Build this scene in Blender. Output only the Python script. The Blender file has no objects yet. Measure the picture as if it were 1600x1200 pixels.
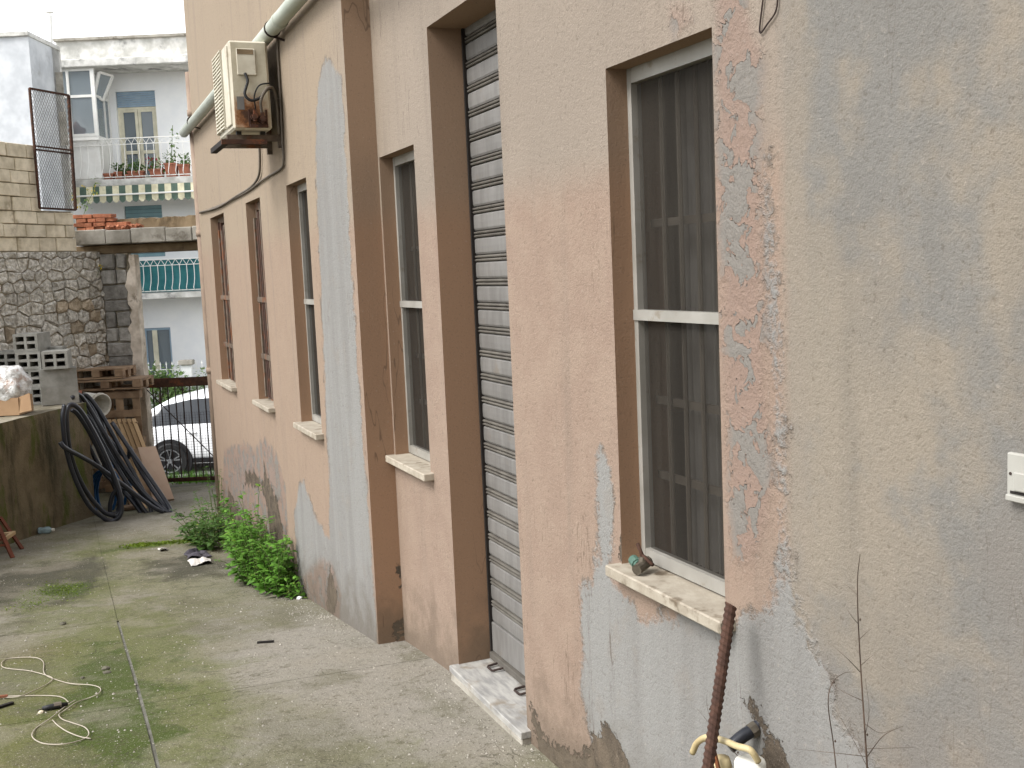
import bpy, bmesh, math, random
import numpy as np
from mathutils import Vector, Matrix, noise as mnoise
random.seed(7); rng = np.random.default_rng(7)
scene = bpy.context.scene
col = scene.collection

# ------------------------------------------------------------------ camera
YAW, PITCH, ROLL = math.radians(22.723), math.radians(6.124), math.radians(-2.520)
FPX, CAMH = 1700.0, 1.819
_cy, _sy = math.cos(YAW), math.sin(YAW)
FW0 = np.array([_sy, _cy, 0.0]); RT0 = np.array([_cy, -_sy, 0.0]); UP0 = np.array([0, 0, 1.0])
F = FW0*math.cos(PITCH) - UP0*math.sin(PITCH)
_u = UP0*math.cos(PITCH) + FW0*math.sin(PITCH)
R = RT0*math.cos(ROLL) + _u*math.sin(ROLL); U = _u*math.cos(ROLL) - RT0*math.sin(ROLL)
CAM = np.array([0, 0, CAMH])
cd = bpy.data.cameras.new('camera'); cam = bpy.data.objects.new('camera', cd); col.objects.link(cam)
cd.sensor_width = 36; cd.lens = FPX/1600*36; cd.clip_start = 0.05; cd.clip_end = 600
m = Matrix.Identity(4)
for i in range(3):
    m[i][0] = R[i]; m[i][1] = U[i]; m[i][2] = -F[i]; m[i][3] = CAM[i]
cam.matrix_world = m
scene.camera = cam

# ------------------------------------------------------------------ sky, sun, exposure
SUN_EL, SUN_AZ = math.radians(48), math.radians(-98)      # azimuth from +Y towards +X (sun stands over the street, to the left)
w = bpy.data.worlds.new('World'); scene.world = w; w.use_nodes = True
nt = w.node_tree; nt.nodes.clear()
sky = nt.nodes.new('ShaderNodeTexSky'); sky.sky_type = 'NISHITA'; sky.sun_disc = False
sky.sun_elevation = SUN_EL; sky.sun_rotation = SUN_AZ; sky.air_density = 1.0; sky.dust_density = 1.0; sky.ozone_density = 1.0
hs = nt.nodes.new('ShaderNodeHueSaturation'); hs.inputs['Saturation'].default_value = 0.17   # cloud cover: nearly white
bg = nt.nodes.new('ShaderNodeBackground'); bg.inputs['Strength'].default_value = 0.15
wo = nt.nodes.new('ShaderNodeOutputWorld')
nt.links.new(sky.outputs[0], hs.inputs['Color']); nt.links.new(hs.outputs[0], bg.inputs[0]); nt.links.new(bg.outputs[0], wo.inputs[0])
sd = bpy.data.lights.new('sun', 'SUN'); sun = bpy.data.objects.new('sun', sd); col.objects.link(sun)
sd.energy = 1.5; sd.angle = math.radians(25); sd.color = (1, .98, .95)
sdir = Vector((math.sin(SUN_AZ)*math.cos(SUN_EL), math.cos(SUN_AZ)*math.cos(SUN_EL), math.sin(SUN_EL)))
sun.rotation_euler = sdir.to_track_quat('Z', 'Y').to_euler()
scene.view_settings.view_transform = 'Standard'; scene.view_settings.look = 'None'
scene.view_settings.exposure = 1.36; scene.view_settings.gamma = 1
scene.view_settings.use_curve_mapping = False
scene.render.engine = 'CYCLES'; scene.cycles.max_bounces = 5; scene.cycles.diffuse_bounces = 3; scene.cycles.glossy_bounces = 2; scene.cycles.transparent_max_bounces = 8
scene.cycles.use_adaptive_sampling = True; scene.cycles.adaptive_threshold = .02

# ------------------------------------------------------------------ geometry helpers
def ray(px, py): return F + R*(px-800)/FPX - U*(py-600)/FPX
def on_x(px, py, X): d = ray(px, py); return d*(X/d[0]) + CAM
def on_y(px, py, Y): d = ray(px, py); return d*(Y/d[1]) + CAM
def on_s(px, py, s): d = ray(px, py); return d*(s/(d@FW0)) + CAM
def on_z(px, py, Z): d = ray(px, py); return d*((Z-CAMH)/d[2]) + CAM
KY = [-60, 3.5, 4.6, 5.45, 7.4, 9.5, 11.7, 14.0, 15.0]; KZ = [-.04, -.04, -.06, -.14, -.39, -.53, -.62, -.74, -.79]
def gz(x, y): return np.interp(y, KY, KZ) - .03*(np.clip(x, -6, 2)-1.5)
def on_g(px, py, off=0.0):
    d = ray(px, py); lo, hi = .5, 60.
    for _ in range(50):
        mm = (lo+hi)/2; P = d*mm + CAM
        if P[2] > gz(P[0], P[1]) + off: lo = mm
        else: hi = mm
    return d*lo + CAM

class Frame:
    """upright frame: local x along the facade, y away from the viewer, z up"""
    def __init__(s, org, ang): s.o = np.array([org[0], org[1], 0.]); s.ang = ang; s.x = np.array([math.cos(ang), math.sin(ang), 0]); s.y = np.array([-math.sin(ang), math.cos(ang), 0])
    def w(s, p): return s.o + s.x*p[0] + s.y*p[1] + np.array([0, 0, p[2]])
    def px(s, px, py, y=0.0):
        d = ray(px, py); t = (y + s.o@s.y - CAM@s.y)/(d@s.y); P = d*t + CAM
        return ((P-s.o)@s.x, P[2])
STREET = Frame((0, 0), -YAW)               # frontal frame: y = distance ahead
WORLD = Frame((0, 0), 0.0)

class MB:
    def __init__(s): s.v = []; s.f = []
    def add(s, vs, fs):
        b = len(s.v); s.v += [tuple(map(float, p)) for p in vs]; s.f += [tuple(b+i for i in q) for q in fs]; return s
    def box(s, x0, x1, y0, y1, z0, z1):
        return s.add([(x0,y0,z0),(x1,y0,z0),(x1,y1,z0),(x0,y1,z0),(x0,y0,z1),(x1,y0,z1),(x1,y1,z1),(x0,y1,z1)],
                     [(0,3,2,1),(4,5,6,7),(0,1,5,4),(1,2,6,5),(2,3,7,6),(3,0,4,7)])
    def cbox(s, x0, x1, y0, y1, z0, z1, b=.01):
        bm = bmesh.new(); bmesh.ops.create_cube(bm, size=1)
        for v in bm.verts: v.co = Vector(((x0+x1)/2+v.co.x*(x1-x0), (y0+y1)/2+v.co.y*(y1-y0), (z0+z1)/2+v.co.z*(z1-z0)))
        bmesh.ops.bevel(bm, geom=bm.edges[:], offset=b, segments=1, affect='EDGES')
        bm.verts.index_update(); s.add([v.co for v in bm.verts], [[v.index for v in f.verts] for f in bm.faces]); bm.free(); return s
    def bar(s, a, b, wd, th=None):
        a = Vector(a); b = Vector(b); th = th or wd; d = (b-a).normalized()
        up = Vector((0,0,1)) if abs(d.z) < .9 else Vector((0,1,0))
        u = d.cross(up).normalized()*wd/2; v = u.cross(d).normalized()*th/2
        return s.add([a-u-v, a+u-v, a+u+v, a-u+v, b-u-v, b+u-v, b+u+v, b-u+v], [(0,3,2,1),(4,5,6,7),(0,1,5,4),(1,2,6,5),(2,3,7,6),(3,0,4,7)])
    def tube(s, pts, r, n=8, cap=True, rr=None):
        pts = [Vector(p) for p in pts]; N = len(pts); rings = []
        up = Vector((0.13, .21, 1)).normalized(); prev = None
        for i, p in enumerate(pts):
            t = (pts[min(i+1,N-1)]-pts[max(i-1,0)]).normalized()
            if prev is None: u = t.cross(up); u = u if u.length > 1e-3 else t.cross(Vector((1,0,0)))
            else: u = prev - t*prev.dot(t)
            u.normalize(); prev = u; v = t.cross(u); ri = rr[i] if rr else r
            rings.append([p + (u*math.cos(2*math.pi*k/n) + v*math.sin(2*math.pi*k/n))*ri for k in range(n)])
        vs = [q for rg in rings for q in rg]
        fs = [(i*n+k, i*n+(k+1)%n, (i+1)*n+(k+1)%n, (i+1)*n+k) for i in range(N-1) for k in range(n)]
        if cap: fs += [tuple(range(n-1,-1,-1)), tuple((N-1)*n+k for k in range(n))]
        return s.add(vs, fs)
    def lathe(s, c, prof, n=16, axis='z'):
        vs = []
        for (r, h) in prof:
            for k in range(n):
                a = 2*math.pi*k/n; p = (r*math.cos(a), r*math.sin(a), h)
                if axis == 'x': p = (h, p[0], p[1])
                if axis == 'y': p = (p[0], h, p[1])
                vs.append((c[0]+p[0], c[1]+p[1], c[2]+p[2]))
        N = len(prof); fs = [(i*n+k, i*n+(k+1)%n, (i+1)*n+(k+1)%n, (i+1)*n+k) for i in range(N-1) for k in range(n)]
        return s.add(vs, fs)
    def grid(s, P):                       # P[i][j] -> point
        ni, nj = len(P), len(P[0])
        return s.add([P[i][j] for i in range(ni) for j in range(nj)], [(i*nj+j, i*nj+j+1, (i+1)*nj+j+1, (i+1)*nj+j) for i in range(ni-1) for j in range(nj-1)])
    def mesh(s, name, smooth=False):
        me = bpy.data.meshes.new(name); me.from_pydata(s.v, [], s.f); me.update()
        if smooth: me.polygons.foreach_set('use_smooth', [True]*len(me.polygons))
        return me
def spline(pts, k=8):
    pts = [np.array(p, float) for p in pts]; P = [2*pts[0]-pts[1]] + pts + [2*pts[-1]-pts[-2]]; out = []
    for i in range(1, len(P)-2):
        for j in range(k):
            t = j/k; a, b, c, d = P[i-1:i+3]
            out.append(.5*((2*b)+(-a+c)*t+(2*a-5*b+4*c-d)*t*t+(-a+3*b-3*c+d)*t**3))
    return out + [pts[-1]]

def obj(name, me, mat, parent=None):
    o = bpy.data.objects.new(name, me); col.objects.link(o)
    if mat is not None and not me.materials: me.materials.append(mat)
    if parent is not None: o.parent = parent
    return o
def tag(o, label=None, cat=None, group=None, kind=None):
    for k, v in (('label', label), ('category', cat), ('group', group), ('kind', kind)):
        if v: o[k] = v
    return o
class Thing:
    """an Empty at the base of a thing; parts are given in the frame's own coordinates"""
    def __init__(s, name, label, cat, frame=WORLD, base=(0,0,0), group=None, empty=True):
        s.fr = frame; s.b = np.array(base, float); s.e = bpy.data.objects.new(name, None); col.objects.link(s.e)
        s.e.empty_display_size = .1; s.e.location = frame.w(base); s.e.rotation_euler = (0,0,frame.ang); tag(s.e, label, cat, group)
    def part(s, name, mb, mat, parent=None, smooth=False, kind=None):
        mb.v = [tuple(np.array(p)-s.b) for p in mb.v]
        o = obj(name, mb.mesh(name, smooth), mat, parent or s.e)
        if kind: o['kind'] = kind
        return o
    def inst(s, name, me, mat, loc, rot=(0,0,0), scale=(1,1,1), parent=None):
        o = obj(name, me, mat, parent or s.e); o.location = np.array(loc)-s.b; o.rotation_euler = rot; o.scale = scale; return o
def single(name, mb, mat, label, cat, frame=WORLD, base=(0,0,0), group=None, kind=None, smooth=False):
    b = np.array(base, float); mb.v = [tuple(np.array(p)-b) for p in mb.v]
    o = obj(name, mb.mesh(name, smooth), mat); o.location = frame.w(base); o.rotation_euler = (0,0,frame.ang)
    return tag(o, label, cat, group, kind)

# ------------------------------------------------------------------ materials
KALB = [.455]
def srgb(r, g, b):
    f = lambda c: ((c/255+.055)/1.055)**2.4 if c > 10 else c/255/12.92
    r, g, b = f(r), f(g), f(b); l = .3*r+.6*g+.1*b; t = min(1, max(0, (l-.52)/.2)); k = KALB[0]+(1-KALB[0])*t*t*(3-2*t)   # only white paint keeps its full albedo
    return (r*k, g*k, b*k, 1)
class NT:
    def __init__(s, name):
        s.m = bpy.data.materials.new(name); s.m.use_nodes = True; s.t = s.m.node_tree; s.n = s.t.nodes; s.l = s.t.links
        s.p = s.n['Principled BSDF']; s.out = s.n['Material Output']
        g = s.n.new('ShaderNodeNewGeometry'); s.pos = g.outputs['Position']; s.nor = g.outputs['Normal']
    def set(s, inp, v):
        if hasattr(v, 'is_linked') or isinstance(v, bpy.types.NodeSocket): s.l.new(v, inp)
        else: inp.default_value = v
    def math(s, op, a, b=0.0, c=None):
        n = s.n.new('ShaderNodeMath'); n.operation = op; s.set(n.inputs[0], a); s.set(n.inputs[1], b)
        if c is not None: s.set(n.inputs[2], c)
        return n.outputs[0]
    def noise(s, scale, detail=4, rough=.55, vec=None, stretch=None, dist=0.0):
        n = s.n.new('ShaderNodeTexNoise'); n.inputs['Scale'].default_value = scale; n.inputs['Detail'].default_value = detail
        n.inputs['Roughness'].default_value = rough; n.inputs['Distortion'].default_value = dist
        v = vec if vec is not None else s.pos
        if stretch:
            mp = s.n.new('ShaderNodeVectorMath'); mp.operation = 'MULTIPLY'; s.l.new(v, mp.inputs[0]); mp.inputs[1].default_value = stretch; v = mp.outputs[0]
        s.l.new(v, n.inputs['Vector']); return n.outputs['Fac']
    def voro(s, scale, feat='F1', vec=None, out='Distance'):
        n = s.n.new('ShaderNodeTexVoronoi'); n.feature = feat; n.inputs['Scale'].default_value = scale; s.l.new(vec if vec is not None else s.pos, n.inputs['Vector']); return n.outputs[out]
    def ss(s, v, lo, hi, a=0.0, b=1.0):
        n = s.n.new('ShaderNodeMapRange'); n.interpolation_type = 'SMOOTHSTEP'
        s.set(n.inputs['Value'], v); n.inputs['From Min'].default_value = lo; n.inputs['From Max'].default_value = hi
        n.inputs['To Min'].default_value = a; n.inputs['To Max'].default_value = b; return n.outputs[0]
    def mix(s, f, a, b, blend='MIX'):
        n = s.n.new('ShaderNodeMix'); n.data_type = 'RGBA'; n.blend_type = blend; n.clamp_factor = True
        s.set(n.inputs[0], f); s.set(n.inputs[6], a); s.set(n.inputs[7], b); return n.outputs[2]
    def attr(s, name):
        n = s.n.new('ShaderNodeAttribute'); n.attribute_name = name; sp = s.n.new('ShaderNodeSeparateColor'); s.l.new(n.outputs['Color'], sp.inputs[0])
        return sp.outputs[0], sp.outputs[1], sp.outputs[2], n.outputs['Alpha']
    def sep(s, v=None):
        n = s.n.new('ShaderNodeSeparateXYZ'); s.l.new(v if v is not None else s.pos, n.inputs[0]); return n.outputs
    def rnd(s):
        n = s.n.new('ShaderNodeObjectInfo'); return n.outputs['Random']
    def bump(s, h, dist=.005, st=1.0, prev=None):
        n = s.n.new('ShaderNodeBump'); n.inputs['Distance'].default_value = dist; n.inputs['Strength'].default_value = st
        s.l.new(h, n.inputs['Height'])
        if prev is not None: s.l.new(prev, n.inputs['Normal'])
        return n.outputs[0]
    def done(s, colr, rough=.9, normal=None, spec=.3, metal=0.0):
        s.set(s.p.inputs['Base Color'], colr); s.set(s.p.inputs['Roughness'], rough); s.p.inputs['Specular IOR Level'].default_value = spec
        s.set(s.p.inputs['Metallic'], metal)
        if normal is not None: s.l.new(normal, s.p.inputs['Normal'])
        return s.m
def basic(name, c1, c2, scale=8, rough=.85, bscale=60, bd=.003, rand=.25, dirt=None, dscale=3, dlo=.55, dhi=.75, spec=.3, metal=0.0, stretch=None):
    t = NT(name); n1 = t.noise(scale, 3, .6, stretch=stretch); c = t.mix(t.ss(n1, .3, .7), c1, c2)
    if dirt: c = t.mix(t.ss(t.noise(dscale, 4, .65), dlo, dhi), c, dirt)
    if rand: c = t.mix(1.0, c, t.mix(t.rnd(), (1-rand,)*3+(1,), (1+rand,)*3+(1,)), 'MULTIPLY')
    nb = t.bump(t.noise(bscale, 3, .65, stretch=stretch), bd) if bd else None
    return t.done(c, rough, nb, spec, metal)

def poly_sd(poly, x, y):
    """signed distance to polygon, positive inside"""
    poly = np.array(poly, float); d = np.full(x.shape, 1e9); ins = np.zeros(x.shape, bool); n = len(poly)
    for i in range(n):
        a, b = poly[i], poly[(i+1) % n]; e = b-a; wx, wy = x-a[0], y-a[1]
        t = np.clip((wx*e[0]+wy*e[1])/(e@e+1e-12), 0, 1); d = np.minimum(d, np.hypot(wx-e[0]*t, wy-e[1]*t))
        c = ((a[1] > y) != (b[1] > y)) & (x < (b[0]-a[0])*(y-a[1])/(b[1]-a[1]+1e-12)+a[0]); ins ^= c
    return np.where(ins, d, -d)
def set_field(me, vals, name='fld'):
    a = me.color_attributes.new(name, 'FLOAT_COLOR', 'POINT'); a.data.foreach_set('color', np.asarray(vals, np.float32).ravel())

# plaster of the long wall. field: R bare grey skim, G flaking zone, B plaster loss (signed distances, metres), A height above ground
def plaster_mat():
    t = NT('wall_plaster'); g, fl, lo, hgt = t.attr('fld'); x, y, z = t.sep()
    big = t.noise(1.5, 2, .5); mid = t.noise(7, 3, .6); fine = t.noise(58, 3, .7); grain = t.noise(150, 2, .7)
    streak = t.noise(3.2, 4, .6, stretch=(1, 2.2, .18)); fn = t.noise(13, 4, .62, dist=.6)
    md = t.math('SUBTRACT', mid, .5); fnd = t.math('SUBTRACT', fn, .5)
    wob = t.math('MULTIPLY_ADD', md, .17, t.math('MULTIPLY', t.math('SUBTRACT', fine, .5), .09))
    # paint: paler above the line at 2.09 m, pinker below
    band = t.ss(t.math('MULTIPLY_ADD', wob, .5, z), 1.98, 2.2)
    far = t.ss(y, 4.8, 6.2)
    up = t.mix(far, t.mix(t.ss(big, .35, .65), srgb(190, 175, 159), srgb(197, 181, 164)), srgb(202, 182, 158))
    dn = t.mix(t.ss(mid, .35, .65), srgb(195, 169, 150), srgb(202, 177, 157)); dn = t.mix(t.math('MULTIPLY', far, .6), dn, srgb(203, 178, 154))
    c = t.mix(band, dn, up)
    c = t.mix(t.ss(streak, .50, .78, 0, .4), c, srgb(166, 150, 136))
    reveal_bounce = t.ss(fl, -2.2, -1.8, 1, 0); c = t.mix(reveal_bounce, c, t.mix(band, srgb(208, 168, 136), srgb(200, 168, 140)))   # warm bounced light painted into the colour of reveals and return face
    # right-hand part: washed-out grey beige
    right = t.ss(t.math('MULTIPLY_ADD', wob, .35, y), 2.10, 2.16, 1, 0)
    rc = t.mix(t.ss(t.math('MULTIPLY_ADD', t.math('SUBTRACT', big, .5), 1.4, mid), .35, .68), srgb(186, 174, 157), srgb(166, 162, 155))
    cl = t.noise(2.3, 4, .62, stretch=(1, 1, .7)); rc = t.mix(t.ss(cl, .45, .66, 0, .34), rc, srgb(152, 148, 142)); rc = t.mix(t.ss(cl, .47, .32, 0, .3), rc, srgb(192, 178, 160)); rc = t.mix(t.ss(streak, .52, .74, 0, .28), rc, srgb(144, 137, 127))
    rc = t.mix(t.ss(t.math('MULTIPLY_ADD', z, -.12, big), .40, .52, 0, .22), rc, srgb(178, 162, 148))
    edge = t.math('MULTIPLY', t.ss(y, 2.02, 2.07), t.ss(y, 2.12, 2.16, 1, 0)); rc = t.mix(t.math('MULTIPLY', edge, .6), rc, srgb(186, 173, 157))
    c = t.mix(right, c, rc)
    # grey skim
    gm = t.ss(t.math('ADD', g, wob), -.02, .022)
    gc = t.mix(t.ss(streak, .35, .68), srgb(188, 186, 181), srgb(176, 173, 168)); gc = t.mix(t.ss(mid, .54, .72, 0, .5), gc, srgb(184, 176, 166))
    c = t.mix(gm, c, gc)
    rim = t.math('MULTIPLY', t.ss(t.math('ADD', g, wob), -.022, -.004), t.ss(t.math('ADD', g, wob), .0, .014, 1, 0)); c = t.mix(t.math('MULTIPLY', rim, t.ss(mid, .5, .6, 0, .5)), c, srgb(128, 112, 98))
    # flaking: paint islands over grey
    fz = t.ss(t.math('MULTIPLY_ADD', wob, .5, fl), -.02, .05)
    peel = t.math('MULTIPLY', fz, t.ss(t.math('MULTIPLY_ADD', md, .9, fn), .525, .54))
    c = t.mix(t.math('MULTIPLY', fz, .85), c, t.mix(t.ss(fine, .35, .7), srgb(190, 163, 147), srgb(181, 156, 142)))
    c = t.mix(peel, c, t.mix(t.ss(fine, .3, .7), srgb(176, 169, 160), srgb(163, 157, 149)))
    # loss: bare mortar
    lm = t.ss(t.math('ADD', lo, t.math('MULTIPLY_ADD', fnd, .12, wob)), -.004, .006)
    lc = t.mix(t.ss(fn, .35, .65), srgb(146, 130, 112), srgb(108, 97, 85)); lc = t.mix(t.ss(grain, .5, .7, 0, .5), lc, srgb(170, 156, 138))
    c = t.mix(lm, c, lc)
    # dirt: speckle in the pits, damp foot
    c = t.mix(t.math('MULTIPLY', t.ss(fine, .42, .28, 0, .4), t.math('SUBTRACT', 1.0, reveal_bounce)), c, srgb(122, 108, 94)); c = t.mix(t.ss(grain, .42, .28, 0, .35), c, srgb(120, 108, 96)); c = t.mix(t.ss(fine, .6, .75, 0, .25), c, srgb(214, 200, 184))
    foot = t.ss(t.math('MULTIPLY_ADD', md, .7, hgt), -.05, .42, .62, 0)
    c = t.mix(foot, c, srgb(130, 118, 101))
    vn = t.math('ABSOLUTE', t.math('SUBTRACT', streak, .47)); vcr = t.math('MULTIPLY', t.math('MULTIPLY', t.ss(vn, .004, .0015), t.ss(big, .52, .6)), t.ss(right, 0, 1, 1, .5)); c = t.mix(t.math('MULTIPLY', vcr, .5), c, srgb(112, 94, 80))
    # relief
    h = t.math('MULTIPLY_ADD', grain, .0026, t.math('MULTIPLY', fine, .0036))
    h = t.math('MULTIPLY_ADD', peel, -.011, h); h = t.math('MULTIPLY_ADD', lm, -.012, h)
    h = t.math('MULTIPLY_ADD', t.math('MULTIPLY', t.math('MAXIMUM', fz, lm), fn), .010, h)
    h = t.math('MULTIPLY_ADD', gm, .004, h); h = t.math('MULTIPLY_ADD', mid, .003, h)
    h = t.math('MULTIPLY', h, t.math('MULTIPLY_ADD', reveal_bounce, -.6, 1.0))
    return t.done(c, .93, t.bump(h, 1.0, .9), .15)
M = {}
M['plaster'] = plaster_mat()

KALB[0] = .425
def ground_mat():
    t = NT('yard_concrete'); moss, dark, dust, och = t.attr('fld')
    big = t.noise(1.1, 2, .55); mid = t.noise(5, 4, .65); fine = t.noise(32, 3, .7); grit = t.noise(130, 2, .7); sw = t.noise(2.6, 4, .6, dist=1.0)
    c = t.mix(t.ss(mid, .3, .7), srgb(176, 170, 152), srgb(160, 154, 134))
    c = t.mix(t.ss(t.math('ADD', big, t.math('MULTIPLY', t.math('SUBTRACT', mid, .5), .5)), .4, .64, 0, .6), c, srgb(158, 156, 116))
    c = t.mix(t.ss(t.math('ADD', dust, t.math('MULTIPLY', t.math('SUBTRACT', sw, .5), .9)), .25, .8, 0, .85), c, srgb(196, 188, 174))
    c = t.mix(t.ss(t.math('ADD', och, t.math('MULTIPLY', t.math('SUBTRACT', sw, .5), .9)), .3, .8, 0, .8), c, srgb(140, 124, 84))
    mm = t.math('ADD', moss, t.math('MULTIPLY', t.math('SUBTRACT', sw, .5), 1.1)); mm = t.math('ADD', mm, t.math('MULTIPLY', t.math('SUBTRACT', fine, .5), .5))
    c = t.mix(t.ss(mm, .22, .75, 0, .75), c, srgb(128, 134, 68))
    c = t.mix(t.ss(t.math('ADD', dark, t.math('MULTIPLY', t.math('SUBTRACT', mid, .5), 1.1)), .3, .7, 0, .85), c, srgb(84, 82, 66))
    c = t.mix(t.ss(mm, .82, 1.1, 0, .85), c, srgb(84, 104, 28))
    pat = t.noise(1.9, 4, .6); c = t.mix(t.ss(pat, .5, .66, 0, .45), c, srgb(190, 180, 160)); c = t.mix(t.ss(pat, .46, .34, 0, .5), c, srgb(132, 128, 98))
    c = t.mix(t.ss(t.math('MULTIPLY_ADD', mid, .5, t.math('MULTIPLY', fine, .5)), .54, .66, 0, .5), c, srgb(122, 116, 92)); c = t.mix(t.ss(grit, .60, .70, 0, .5), c, srgb(214, 206, 190)); c = t.mix(t.ss(fine, .40, .28, 0, .4), c, srgb(196, 186, 166))
    c = t.mix(t.ss(t.noise(60, 2, .5), .70, .74, 0, .7), c, srgb(66, 58, 46))
    ck = t.math('ABSOLUTE', t.math('SUBTRACT', sw, .5)); ckm = t.math('MULTIPLY', t.ss(ck, .006, .002), t.ss(big, .5, .58)); c = t.mix(t.math('MULTIPLY', ckm, .6), c, srgb(84, 78, 64))
    c = t.mix(t.ss(t.noise(22, 4, .75), .54, .64, 0, .45), c, srgb(112, 104, 80)); c = t.mix(t.ss(t.noise(95, 1, .5), .66, .72, 0, .6), c, srgb(90, 80, 62))
    h = t.math('ADD', t.math('MULTIPLY', grit, .003), t.math('MULTIPLY', fine, .007)); h = t.math('ADD', h, t.math('MULTIPLY', mid, .006))
    return t.done(c, t.ss(dark, .2, .9, .9, .6), t.bump(h, 1.0, .8), .25)
M['ground'] = ground_mat()
KALB[0] = .84
M['soil'] = basic('dark_soil', srgb(112, 108, 94), srgb(88, 84, 74), 6, .95, 40, .004, 0)
M['asphalt'] = basic('asphalt', srgb(150, 148, 144), srgb(132, 130, 126), 4, .9, 120, .003, 0)
M['pave'] = basic('street_pavement', srgb(190, 186, 176), srgb(168, 164, 154), 4, .9, 60, .003, 0)
KALB[0] = .64
def lowwall_mat():
    t = NT('mossy_concrete'); x, y, z = t.sep()
    st = t.noise(2.6, 6, .65, stretch=(1.4, 1.4, .35)); mid = t.noise(6, 6, .65); gr = t.noise(110, 4, .7); pit = t.noise(45, 4, .6)
    c = t.mix(t.ss(mid, .3, .7), srgb(146, 132, 106), srgb(122, 110, 88))
    c = t.mix(t.ss(st, .5, .7, 0, .8), c, srgb(64, 62, 44))
    c = t.mix(t.ss(t.noise(3.1, 5, .6, stretch=(1.2, 1.2, .5)), .5, .64, 0, .8), c, srgb(92, 104, 38))
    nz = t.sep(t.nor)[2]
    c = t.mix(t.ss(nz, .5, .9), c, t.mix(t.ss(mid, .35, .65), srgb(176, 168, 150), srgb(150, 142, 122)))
    c = t.mix(t.ss(gr, .56, .7, 0, .35), c, srgb(160, 148, 124))
    h = t.math('ADD', t.math('MULTIPLY', gr, .003), t.math('MULTIPLY', pit, .008))
    return t.done(c, .95, t.bump(h, 1.0, .9), .15)
M['lowwall'] = lowwall_mat(); KALB[0] = .78
M['stone'] = basic('granite_stone', srgb(222, 217, 206), srgb(178, 172, 160), 26, .95, 60, .016, .16, srgb(186, 166, 138), 2.4, .6, .8)
M['stone_dark'] = basic('weathered_stone', srgb(172, 168, 160), srgb(134, 130, 122), 12, .95, 45, .012, .25, srgb(120, 100, 76), 3, .6, .75)
M['mortar'] = basic('earth_mortar', srgb(196, 184, 160), srgb(150, 138, 116), 16, .97, 60, .014, 0)
M['tuff'] = basic('tuff_block', srgb(230, 218, 194), srgb(212, 199, 172), 6, .95, 60, .007, .10, srgb(150, 134, 110), 3, .58, .78)
M['tuff_old'] = basic('old_block', srgb(196, 181, 158), srgb(160, 146, 126), 8, .95, 70, .006, .2, srgb(110, 98, 82), 4, .55, .7)
M['brick'] = basic('broken_brick', srgb(192, 126, 94), srgb(164, 104, 78), 18, .95, 60, .006, .25, srgb(190, 160, 130), 9, .6, .72)
M['conc'] = basic('old_concrete', srgb(186, 180, 168), srgb(150, 144, 132), 5, .95, 70, .005, .1, srgb(110, 102, 90), 4, .56, .74)
M['conc_brown'] = basic('stained_concrete', srgb(150, 130, 102), srgb(120, 102, 78), 5, .95, 60, .005, .1, srgb(90, 76, 58), 4, .55, .75)
M['jamb'] = basic('flaked_jamb_plaster', srgb(222, 210, 194), srgb(196, 182, 164), 7, .95, 60, .006, 0, srgb(130, 116, 98), 6, .55, .7)
M['cinder'] = basic('cinder_block', srgb(172, 170, 162), srgb(150, 148, 140), 10, .95, 130, .004, .1)
M['white_wall'] = basic('white_render', srgb(240, 240, 238), srgb(232, 233, 233), 2, .9, 40, .002, 0, srgb(206, 206, 204), 1.4, .6, .85)
M['eave'] = basic('stained_roof_edge', srgb(222, 220, 214), srgb(196, 194, 186), 3, .9, 40, .003, 0, srgb(150, 148, 144), 2.2, .52, .7)
M['white'] = basic('white_paint', srgb(236, 235, 230), srgb(226, 224, 218), 5, .5, 60, .0006, .04)
M['alu'] = basic('white_aluminium', srgb(168, 164, 156), srgb(152, 148, 139), 6, .45, 60, .0004, 0, srgb(140, 130, 116), 14, .58, .72)
M['cream'] = basic('cream_paint', srgb(226, 220, 196), srgb(214, 208, 184), 5, .55, 60, .0008, .04)
M['blue_shutter'] = basic('blue_shutter', srgb(166, 188, 204), srgb(152, 176, 196), 5, .55, 60, .0008, .05)
M['teal'] = basic('teal_canvas', srgb(62, 128, 130), srgb(44, 104, 110), 3, .8, 50, .002, .1)
M['teal_shutter'] = basic('teal_shutter', srgb(146, 178, 184), srgb(134, 168, 176), 4, .6, 60, .001, .05)
M['green_stripe'] = basic('green_canvas', srgb(104, 124, 110), srgb(88, 108, 96), 6, .85, 80, .001, .05)
M['cream_stripe'] = basic('cream_canvas', srgb(226, 220, 190), srgb(212, 204, 172), 6, .85, 80, .001, .05)
M['terra'] = basic('terracotta', srgb(186, 122, 96), srgb(166, 106, 84), 10, .85, 60, .001, .1)
M['rust'] = basic('rusty_iron', srgb(84, 56, 42), srgb(58, 40, 32), 20, .9, 90, .002, .12, srgb(120, 70, 42), 8, .55, .7)
M['rust_pale'] = basic('rusty_grey_iron', srgb(120, 106, 92), srgb(86, 72, 60), 14, .9, 90, .002, .12, srgb(128, 80, 50), 7, .5, .66)
M['gate_iron'] = basic('gate_iron', srgb(72, 58, 52), srgb(50, 40, 38), 16, .85, 90, .001, .1)
M['marble'] = basic('travertine_sill', srgb(190, 180, 163), srgb(168, 157, 140), 14, .6, 80, .002, .05, srgb(120, 106, 88), 10, .54, .72, stretch=(1, 1, 1))
M['marble2'] = basic('grey_veined_marble', srgb(190, 187, 180), srgb(150, 148, 145), 26, .45, 80, .0006, 0, srgb(140, 128, 112), 7, .5, .75, stretch=(1.6, .35, 1))
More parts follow.
